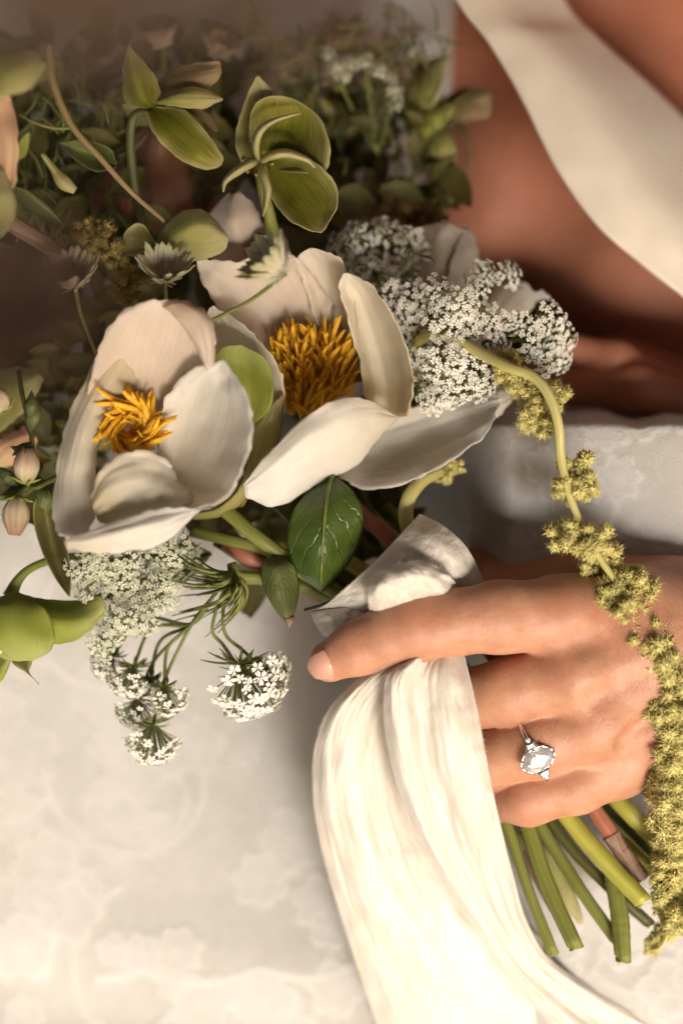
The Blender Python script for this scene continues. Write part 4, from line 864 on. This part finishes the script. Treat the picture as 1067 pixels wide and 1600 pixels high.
bud(14, 640, 16, (-.6, .6, .4), 40, 'dark tipped bud at the left edge above the others')
tg = thing('twig', P(40, 700, 4), 'thin leafy green sprig carrying the small buds', 'sprig')
tube('stalk', [(100, 740, -8), (60, 760, 6), (42, 762, 14), (20, 772, 18), (-20, 782, 18)], .9, M['fine'], tg)
tube('stalk', [(42, 762, 14), (52, 720, 14), (48, 670, 12), (36, 620, 8), (30, 580, 0)], .8, M['fine'], tg)
for (x, y, z, dx, dy) in ((52, 710, 16, -35, -12), (50, 690, 15, -30, 22), (48, 660, 14, 2, -50), (46, 680, 12, 12, -60), (60, 760, 12, -60, 16), (30, 762, 16, -36, -34)):
    sheet('leaflet', [[(x, y, z), (x + dx * .5 - dy * .2, y + dy * .5 + dx * .2, z + 3), (x + dx, y + dy, z + 1)], [(x, y, z), (x + dx * .5 + dy * .2, y + dy * .5 - dx * .2, z + 3), (x + dx, y + dy, z + 1)]], M['leaf2'], tg, nu=6, nv=10, bulge=1)

# thin foreground stem at the upper left
st_ = thing('vine', P(75, 90, 40), 'thin brownish stem slanting down from the top left corner', 'stem')
tube('stalk', [(75, 70, 60), (84, 130, 48), (112, 195, 34), (160, 250, 24), (205, 300, 14), (262, 350, 4)], [.9, 1.0, 1.0, .9, .8, .6], M['hell_dusk'], st_, ns=40)
tube('tendril', [(120, 200, 32), (85, 200, 34), (55, 192, 35), (30, 178, 36)], [.5, .4, .3, .2], M['stem_g'], st_)
ys = thing('nodding_shoot', P(120, 300, 0), 'pale green nodding stem tip in the shade at upper left', 'stem')
tube('stalk', [(66, 240, 6), (85, 265, 4), (100, 285, 4), (118, 298, 4)], [.8, 1.3, 2.4, 1.2], M['hell_pale'], ys)
ts = thing('woody_branch', P(60, 370, 10), 'thick woody stem slanting behind the dusky astrantia', 'stem')
tube('stalk', [(-10, 330, 14), (40, 362, 12), (85, 390, 8), (130, 420, 0)], 2.8, M['stem_b'], ts, ns=24)

# ------------------------------------------------------------------ white lace flowers (umbels)
def floret_geo(bag, o, q, sz, rr):
    n_ = 5
    for k in range(n_):
        a = 6.283 * k / n_ + rr.uniform(-.2, .2); w_ = .36
        def v(r_, b_, z_): p = Vector((r_ * math.cos(a + b_), r_ * math.sin(a + b_), z_)); return o + q @ (p * sz)
        bag.add([v(.08, 0, 0), v(.62, -.5, .16), v(1.0, -.22, .05), v(.82, 0, .0), v(1.0, .22, .05), v(.62, .5, .16)], [(0, 1, 3), (1, 2, 3), (0, 3, 5), (3, 4, 5)], [(0, 0)] * 6)
    tip = [o + q @ (Vector((.16 * math.cos(a), .16 * math.sin(a), .1)) * sz) for a in (0, 2.1, 4.2)] + [o + q @ (Vector((0, 0, .35)) * sz)]
    bag.add(tip, [(0, 1, 3), (1, 2, 3), (2, 0, 3)], [(0, 1)] * 4)
def umbellet_meshes(nv, mat, matg, n_fl, size=.20, flat=.55, tag_=''):
    res = []
    for s_ in range(nv):
        rr = random.Random(100 + s_ + n_fl); a_ = Bag(); g_ = Bag()
        for k in range(n_fl):
            q_ = math.sqrt((k + .5) / n_fl); an = k * 2.39996 + rr.uniform(-.35, .35)
            d = Vector((q_ * math.cos(an) * 1.0, q_ * math.sin(an), (math.sqrt(max(0, 1.05 - q_ * q_)) * flat) + .12 - (.30 * q_ ** 3 if n_fl > 50 else 0) + rr.uniform(-.1, .12)))
            nrm = Vector((d.x * .7, d.y * .7, .8 + rr.uniform(-.2, .3))) + Vector((rr.uniform(-.3, .3), rr.uniform(-.3, .3), 0))
            floret_geo(a_, d, nrm.normalized().to_track_quat('Z', 'Y'), size * rr.uniform(.65, 1.15), rr)
            g_.tube([Vector((0, 0, -.35)), Vector((d.x * .55, d.y * .55, d.z * .35 - .08)), d * .98], [22, 16, 26], n=3, ns=3, world=True, cap=False)
        for k in range(n_fl // 2):                              # unopened greenish buds between the florets
            q_ = math.sqrt(rr.random()); an = rr.random() * 6.283; d = Vector((q_ * math.cos(an), q_ * math.sin(an), math.sqrt(max(0, 1.05 - q_ * q_)) * flat + rr.uniform(-.06, .1))); bs = rr.uniform(.04, .075)
            g_.add([d + Vector(v) * bs for v in ((1, 0, 0), (-1, 0, 0), (0, 1, 0), (0, -1, 0), (0, 0, 1), (0, 0, -1))], [(0, 2, 4), (2, 1, 4), (1, 3, 4), (3, 0, 4), (2, 0, 5), (1, 2, 5), (3, 1, 5), (0, 3, 5)])
        for k in range(7):
            an = k * .9; e = Vector((math.cos(an), math.sin(an), 0)); g_.tube([Vector((0, 0, -.35)), e * .35 + Vector((0, 0, -.28)), e * .62 + Vector((0, 0, -.42))], [35, 30, 5], n=3, ns=3, world=True, cap=False)
        res.append((a_.mesh('florets' + tag_, mat), g_.mesh('stalklets', matg)))
    return res
UW = umbellet_meshes(5, M['floret'], M['stalklet'], 44, size=.18)
UG = umbellet_meshes(5, M['floret_g'], M['stalklet'], 36, size=.19)
UD = umbellet_meshes(3, M['floret'], M['stalklet'], 74, size=.18, flat=.8)
def umbellet(parent, kind, x, y, z, axis, r):
    f_, g_ = random.choice(kind)
    sc = r * .0002 * (CAMZ - z * .001) / CAMZ
    o = place('umbellet', f_, P(x, y, z), axis, sc, parent); o['kind'] = 'stuff'
    g = bpy.data.objects.new('stalklets', g_); COL.objects.link(g); g.parent = o; g['kind'] = 'stuff'
    return o
def rays(parent, hub, ends, rad=.35, sag=0, mat=None):
    bag = Bag()
    for (x, y, z) in ends:
        m_ = ((hub[0] + x) / 2 + random.uniform(-6, 6), (hub[1] + y) / 2 + random.uniform(-6, 6) + sag, (hub[2] + z) / 2 - 3)
        bag.tube([hub, m_, (x, y, z)], [rad, rad, rad * .9], n=5, ns=8)
    return bag.build('rays', mat or M['fine'], parent)
q1 = thing('white_lace_flower', P(640, 560, -30), 'large white lace flower head spread right of the middle peony', 'flower', 'white lace flowers')
top = [(535, 385, 22), (562, 372, 24), (600, 368, 26), (640, 380, 24), (655, 398, 20), (560, 412, 26), (590, 425, 30), (625, 432, 28), (612, 462, 30), (648, 470, 30), (640, 495, 24), (680, 462, 28), (715, 478, 28), (690, 500, 32), (726, 515, 30), (660, 528, 26), (762, 500, 28),
       (770, 545, 26), (752, 428, 22), (790, 432, 22), (740, 455, 22), (690, 560, 34), (728, 570, 34), (668, 590, 28), (700, 605, 30), (745, 600, 28), (655, 560, 22), (850, 500, 30), (872, 528, 26), (825, 530, 28), (845, 560, 30), (870, 560, 22), (800, 500, 22), (675, 625, 22), (720, 540, 26)]
ends = []
for (x, y, r) in top:
    z = 2 - ((x - 690) / 170) ** 2 * 10 - (12 if y < 440 else 0) - (12 if x - r < 650 and y < 640 else 0) + random.uniform(-2, 3)
    ax = (.0025 * (x - 680) + random.gauss(0, .2), -.003 * (y - 540) - .25 + random.gauss(0, .2), .75)
    umbellet(q1, UW, x, y, z, ax, r * 1.12); d = Vector(ax).normalized() * r * .35; ends.append((x - d.x, y + d.y, z - r * .07 - 1))
rays(q1, (640, 570, -38), ends, .45)
fr = Bag()
for k in range(120):                                           # feathery bracts between the heads
    x, y, r = random.choice(top); a = random.random() * 6.28; L_ = random.uniform(14, 34); z = -7 - random.random() * 8
    fr.tube([(x, y, z - 4), (x + L_ * .6 * math.cos(a), y + L_ * .6 * math.sin(a), z), (x + L_ * math.cos(a + .2), y + L_ * math.sin(a + .2), z + 1)], [.4, .35, .1], n=4, ns=5)
o = fr.build('bracts', M['fine'], q1); o['kind'] = 'stuff'
q2 = thing('white_lace_flower', P(300, 880, -20), 'greenish white lace flower head drooping under the left peony', 'flower', 'white lace flowers')
low = [(128, 885, 24), (140, 915, 26), (165, 880, 26), (170, 935, 26), (195, 905, 28), (200, 872, 28), (232, 880, 30), (262, 862, 28), (290, 850, 24), (300, 872, 16), (225, 915, 30), (255, 905, 28), (210, 945, 28), (242, 940, 28), (190, 965, 24), (225, 970, 24), (150, 880, 22), (265, 930, 20), (158, 1000, 22), (178, 985, 22), (135, 940, 18), (165, 1020, 18)]
ends = []
for (x, y, r) in low:
    z = -2 + random.uniform(-4, 3); ax = (-.25 + random.gauss(0, .3), -.35 + random.gauss(0, .3), .75)
    umbellet(q2, UG, x, y, z, ax, r * 1.15); ends.append((x + r * .2, y - r * .25, z - 4))
rays(q2, (330, 865, -20), ends, .45)
fr = Bag()
for k in range(70):
    x, y, r = random.choice(low); a = random.random() * 6.28; L_ = random.uniform(16, 34); z = -9 + random.random() * 6
    fr.tube([(x, y, z - 4), (x + L_ * .6 * math.cos(a), y + L_ * .6 * math.sin(a), z), (x + L_ * math.cos(a + .2), y + L_ * math.sin(a + .2), z + 1)], [.4, .35, .1], n=4, ns=5)
o = fr.build('bracts', M['fine'], q2); o['kind'] = 'stuff'
q3 = thing('white_lace_flower', P(366, 892, 0), 'white lace flower in side view with long arching stalks and hanging heads', 'flower', 'white lace flowers')
hang = [(385, 1058, 66, 2, (.45, -.8, .45)), (240, 1148, 46, -4, (.0, -1, .22)), (205, 1055, 38, -8, (-.3, -1, .3)), (262, 1085, 34, -2, (.35, -.95, .25)), (215, 1104, 36, -10, (-.2, -1, .15)), (170, 1035, 30, -12, (-.6, -.8, .3)), (236, 1072, 30, -10, (.1, -1, .3)), (420, 1045, 34, -2, (.8, -.4, .3))]
endpt = []
for (x, y, r, z, ax) in hang:
    umbellet(q3, UD, x, y, z, ax, r); a_ = Vector(ax).normalized(); endpt.append((x - a_.x * r * .4, y + a_.y * r * .4, z - a_.z * r * .08, r))
    br = Bag()
    for k in range(14):
        a = random.uniform(-1, 1) * 1.7; bx, by = endpt[-1][0], endpt[-1][1]; dx, dy = math.cos(a) * -a_.y * 0 + math.sin(a), -math.cos(a) * .4
        L_ = r * random.uniform(.5, .95); br.tube([(bx, by, z - 1), (bx + dx * L_ * .6, by + dy * L_ * .6, z + random.uniform(-3, 4)), (bx + dx * L_, by + dy * L_ - 4, z + random.uniform(-4, 5))], [.4, .35, .1], n=4, ns=5)
    o = br.build('bracts', M['fine'], q3); o['kind'] = 'stuff'
hub = (366, 895, 2)
for (x, y, z, r) in endpt:
    if x > 350: pts = [hub, (343, 940, 2), (332, 985, 2), (x - 25, y - 30, z), (x - 4, y, z)] if x < 400 else [hub, (350, 945, 3), (352, 990, 4), (x - 30, y - 24, z + 2), (x - 4, y, z)]
    else: pts = [hub, (335, 930, 0), (300, 975, -2), ((x + 268) / 2, y - 60, z - 2), (x, y, z)]
    tube('ray', pts, [.75, .65, .6, .6, .6], M['fine'], q3, n=6, ns=30)
for k in range(42):
    a = random.uniform(1.75, 3.55) if k < 32 else random.uniform(1.4, 2.2); L_ = random.uniform(45, 135) * (1 if k < 32 else .9)
    ex_, ey_ = 366 + L_ * math.cos(a), 892 + L_ * math.sin(a) * .9
    m_ = (366 + L_ * .45 * math.cos(a - .5) , 892 + L_ * .45 * math.sin(a - .35), 8 + random.uniform(-6, 8))
    tube('bract', [hub, m_, (ex_, ey_, random.uniform(-10, 6))], [.7, .5, .15], M['fine'], q3, n=5, ns=12)
tube('stalk', [(362, 880, 2), (372, 900, 1), (430, 905, -4), (500, 930, -10), (560, 960, -14)], [1.6, 1.9, 1.8, 1.8, 1.8], M['stem_g'], q3)
q4 = thing('white_lace_flower', P(520, 140, -70), 'blurred brownish lace flower at the top behind the green hellebore', 'flower', 'white lace flowers')
UB = umbellet_meshes(3, M['astr_p'], M['fine'], 34, tag_='_dull')
ends = []
for k in range(30):
    x, y = random.uniform(390, 660), random.uniform(15, 150); z = -75 + random.uniform(-12, 8) ; ax = (random.gauss(0, .4), .4 + random.gauss(0, .3), .6)
    umbellet(q4, UB, x, y, z, ax, random.uniform(20, 30)); ends.append((x, y + 8, z - 4))
rays(q4, (530, 300, -80), ends, .5)
q5 = thing('white_lace_flower', P(600, 110, -50), 'small curved spray of cream lace florets at top centre', 'flower', 'white lace flowers')
for (x, y) in ((510, 85), (525, 105), (548, 100), (570, 95), (590, 110), (605, 125), (615, 145), (620, 165), (535, 120)):
    umbellet(q5, UG, x, y, -46 + random.uniform(-3, 3), (random.gauss(.1, .3), .3, .8), 15)
rays(q5, (590, 240, -60), [(520, 105, -50), (570, 100, -50), (610, 140, -50)], .5)

# ------------------------------------------------------------------ amaranth
def burr_mesh(seed, mat):
    rr = random.Random(seed); bag = Bag()
    for k in range(95):
        d = Vector((rr.gauss(0, 1), rr.gauss(0, 1), rr.gauss(0, 1))).normalized(); L_ = rr.uniform(.75, 1.2); s_ = d.orthogonal().normalized(); s_.rotate(Quaternion(d, rr.random() * 6.28)); t_ = d.cross(s_)
        b0 = d * .30; m_ = d * L_ * .68; w_ = .075
        bag.add([b0 + s_ * .06, b0 - s_ * .06, m_ + s_ * w_ + t_ * .05, m_ - s_ * w_ + t_ * .05, d * L_, m_ - t_ * .08], [(0, 2, 3, 1), (2, 4, 3), (0, 5, 2), (1, 3, 5), (2, 5, 4), (5, 3, 4)], [(0, 0)] * 6)
        if k % 2 == 0: bag.add([m_ + s_ * .03, m_ - s_ * .03, d * (L_ + rr.uniform(.25, .55)) + t_ * .12], [(0, 1, 2)])
    V = [Vector((x, y, z)) * .42 for x in (-1, 1) for y in (-1, 1) for z in (-1, 1)]
    bag.add(V, [(0, 1, 3, 2), (4, 6, 7, 5), (0, 4, 5, 1), (2, 3, 7, 6), (0, 2, 6, 4), (1, 5, 7, 3)])
    return bag
BURR = [burr_mesh(s_, None) for s_ in range(4)]
def cluster_mesh(seed, mat, n_=22):
    rr = random.Random(seed + 50); bag = Bag()
    for k in range(n_):
        d = Vector((rr.gauss(0, 1), rr.gauss(0, 1), rr.gauss(0, 1))).normalized() * (rr.random() ** .4) * .72
        s_ = rr.uniform(.22, .38); q_ = Quaternion(rand_dir(), rr.random() * 6.28); src = rr.choice(BURR)
        bag.add([d + q_ @ (Vector(v) * s_) for v in src.V], src.F, src.U)
    return bag.mesh('flower_cluster', mat)
CL = [cluster_mesh(s_, M['amar']) for s_ in range(5)]
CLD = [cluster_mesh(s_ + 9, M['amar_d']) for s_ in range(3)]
am = thing('amaranth', P(655, 545, 0), 'long yellow green amaranth tassel trailing down over the wrist', 'flower', 'amaranths')
path = [(650, 585, -26), (646, 550, -14), (660, 528, -4), (690, 524, 2), (735, 543, 7), (790, 572, 16), (832, 588, 20), (858, 620, 22), (872, 665, 22), (876, 715, 20), (888, 770, 20), (912, 830, 19), (945, 885, 19), (985, 940, 19), (1018, 1000, 21), (1042, 1075, 19), (1048, 1160, 14), (1052, 1250, 6), (1058, 1340, 0), (1058, 1410, 0), (1035, 1475, -8), (1010, 1485, -14)]
tube('stalk', path, [1.8, 1.8, 1.8, 1.8, 1.8, 1.7, 1.6, 1.6, 1.5, 1.5, 1.3, 1.2, 1.1, 1.0, .9, .9, .8, .8, .7, .6, .5, .4], M['amar_stem'], am, n=12, ns=150)
cl = [(800, 585, 30, 10), (788, 558, 18, 8), (812, 605, 22, 12), (842, 632, 32, 10), (870, 612, 22, 12), (828, 655, 26, 12), (850, 665, 22, 14), (902, 740, 34, 14), (885, 765, 24, 18), (915, 760, 22, 14), (888, 835, 32, 18), (912, 845, 30, 22), (940, 850, 28, 18), (918, 885, 22, 12), (965, 892, 24, 14),
      (955, 925, 30, 18), (985, 915, 30, 18), (1005, 935, 28, 18), (968, 950, 22, 22), (992, 968, 26, 18), (1018, 975, 22, 20), (1005, 1005, 28, 20), (1030, 1015, 34, 22), (1050, 1035, 30, 16), (1012, 1050, 28, 16), (1040, 1062, 32, 20)]
for k in range(34):
    y = 1095 + k * 10.5; x = 1052 + random.uniform(-16, 16); cl.append((x, y, random.uniform(22, 31), random.uniform(10, 24) - (k * .6)))
for k in range(8): cl.append((1058 - k * 6, 1432 + k * 7, 20 - k * 1.2, -8 - k))
for (x, y, r, z) in cl: place('flower_cluster', random.choice(CL), P(x, y, z), rand_dir(), r * .0002 * (1.28 if y < 1060 else 1.45), am)
am2 = thing('amaranth', P(640, 820, 0), 'short curved yellow amaranth stalk with one tuft beside the ribbon', 'flower', 'amaranths')
tube('stalk', [(646, 850, -4), (634, 812, 0), (638, 780, 2), (658, 752, -2), (690, 735, -10)], [2.3, 2.4, 2.4, 2.2, 1.6], M['amar_stem'], am2, n=12)
for (x, y, r) in ((700, 738, 22), (715, 728, 16), (690, 745, 16)): place('flower_cluster', random.choice(CL), P(x, y, -12), rand_dir(), r * .00022, am2)
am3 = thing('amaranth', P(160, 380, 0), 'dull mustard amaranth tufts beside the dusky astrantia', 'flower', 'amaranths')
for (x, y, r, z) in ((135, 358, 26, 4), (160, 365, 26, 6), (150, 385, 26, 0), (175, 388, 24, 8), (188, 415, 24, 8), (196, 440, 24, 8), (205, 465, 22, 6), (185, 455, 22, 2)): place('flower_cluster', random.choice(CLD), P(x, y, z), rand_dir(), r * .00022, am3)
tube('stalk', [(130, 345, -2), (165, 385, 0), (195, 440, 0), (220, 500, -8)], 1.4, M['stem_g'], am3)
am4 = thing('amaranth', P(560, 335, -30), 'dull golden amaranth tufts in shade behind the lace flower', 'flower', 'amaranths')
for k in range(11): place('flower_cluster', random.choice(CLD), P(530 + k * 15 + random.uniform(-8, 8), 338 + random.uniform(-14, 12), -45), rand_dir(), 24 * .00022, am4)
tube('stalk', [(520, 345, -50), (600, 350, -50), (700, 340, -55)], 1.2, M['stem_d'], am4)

# ------------------------------------------------------------------ shaded foliage inside the bouquet (uncountable)
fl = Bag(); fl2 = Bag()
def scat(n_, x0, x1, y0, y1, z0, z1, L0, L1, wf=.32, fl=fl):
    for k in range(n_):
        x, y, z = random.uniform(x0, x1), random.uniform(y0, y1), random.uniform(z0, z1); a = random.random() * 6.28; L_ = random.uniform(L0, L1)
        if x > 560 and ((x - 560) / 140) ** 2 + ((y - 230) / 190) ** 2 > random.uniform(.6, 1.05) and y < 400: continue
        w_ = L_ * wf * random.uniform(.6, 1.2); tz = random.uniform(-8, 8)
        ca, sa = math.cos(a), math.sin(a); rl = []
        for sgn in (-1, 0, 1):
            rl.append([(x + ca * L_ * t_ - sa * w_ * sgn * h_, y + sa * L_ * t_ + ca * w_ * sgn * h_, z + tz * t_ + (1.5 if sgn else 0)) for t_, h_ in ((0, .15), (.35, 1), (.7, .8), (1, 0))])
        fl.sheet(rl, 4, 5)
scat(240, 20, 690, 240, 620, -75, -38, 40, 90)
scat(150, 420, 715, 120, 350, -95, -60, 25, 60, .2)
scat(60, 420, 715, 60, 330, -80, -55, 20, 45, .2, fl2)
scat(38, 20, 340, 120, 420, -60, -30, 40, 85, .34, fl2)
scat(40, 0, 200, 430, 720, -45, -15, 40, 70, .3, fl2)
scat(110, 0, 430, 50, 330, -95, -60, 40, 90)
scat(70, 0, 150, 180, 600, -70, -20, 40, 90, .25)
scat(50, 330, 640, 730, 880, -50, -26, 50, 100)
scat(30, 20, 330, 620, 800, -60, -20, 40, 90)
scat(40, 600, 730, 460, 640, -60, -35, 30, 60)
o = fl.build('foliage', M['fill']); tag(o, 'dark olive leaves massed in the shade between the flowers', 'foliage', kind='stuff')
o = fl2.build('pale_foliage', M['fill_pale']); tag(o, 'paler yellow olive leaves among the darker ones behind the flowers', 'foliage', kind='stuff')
fn = Bag()
for k in range(520):
    reg = random.choice(((380, 720, 30, 330, -85, -45), (20, 200, 160, 420, -50, -10), (60, 330, 120, 330, -70, -40), (630, 700, 540, 660, -40, -20)))
    x, y, z = random.uniform(reg[0], reg[1]), random.uniform(reg[2], reg[3]), random.uniform(reg[4], reg[5]); a = random.gauss(-1.5, .7); L_ = random.uniform(25, 70)
    fn.tube([(x, y, z), (x + L_ * .5 * math.cos(a + .2), y + L_ * .5 * math.sin(a + .2), z + 2), (x + L_ * math.cos(a), y + L_ * math.sin(a), z + 3)], [.5, .4, .1], n=3, ns=4, cap=False)
o = fn.build('feathery_foliage', M['fine']); tag(o, 'fine feathery green strands in the shade of the bouquet', 'foliage', kind='stuff')

# ------------------------------------------------------------------ mauve blossoms close to the lens (far out of focus)
def blur_bloom(cx, cy, z, r, label, n=7, tilt=(0, 0, 1), mat='mauve'):
    t = thing('mauve_blossom', P(cx, cy, z), label, 'flower', 'mauve blossoms near the lens')
    o = P(cx, cy, z); q = Vector(tilt).normalized().to_track_quat('Z', 'Y'); sz = r * MM * (CAMZ - z * .001) / CAMZ
    for ring_, nn in ((0, n), (1, n - 2)):
        for k in range(nn):
            a = 6.283 * (k + .5 * ring_) / nn; V = []; U = []; L_ = sz * (1 - .35 * ring_) * random.uniform(.9, 1.1)
            for j in range(9):
                s_ = j / 8; wd = L_ * .8 * math.sin(math.pi * (.1 + .72 * s_)) ** .8 * (1 if j < 8 else .55)
                for i in range(7):
                    f_ = i / 6 - .5; p = Vector((L_ * s_, f_ * wd, L_ * (.35 + .3 * ring_) * s_ * s_ - L_ * .25 * f_ * f_ + .0006 * ring_)); p.rotate(Quaternion((0, 0, 1), a)); V.append(o + q @ p); U.append((i / 6, s_))
            obj('petal', V, gridfaces(8, 6), M[mat], t, U, thick=.0003)
    tube('stalk', [o, o + q @ Vector((0, 0, -.03)), o + q @ Vector((.005, .002, -.08))], 1.2, M['stem_b'], t, world=True)
    return t
blur_bloom(20, 470, 370, 135, 'dark mauve blossom out of focus at the left edge above the white peony')
blur_bloom(120, -75, 440, 190, 'dusky mauve blossom out of focus filling the top left corner', mat='mauve_pale')
blur_bloom(430, -140, 455, 190, 'mauve brown blossom out of focus along the top edge', mat='mauve_pale')
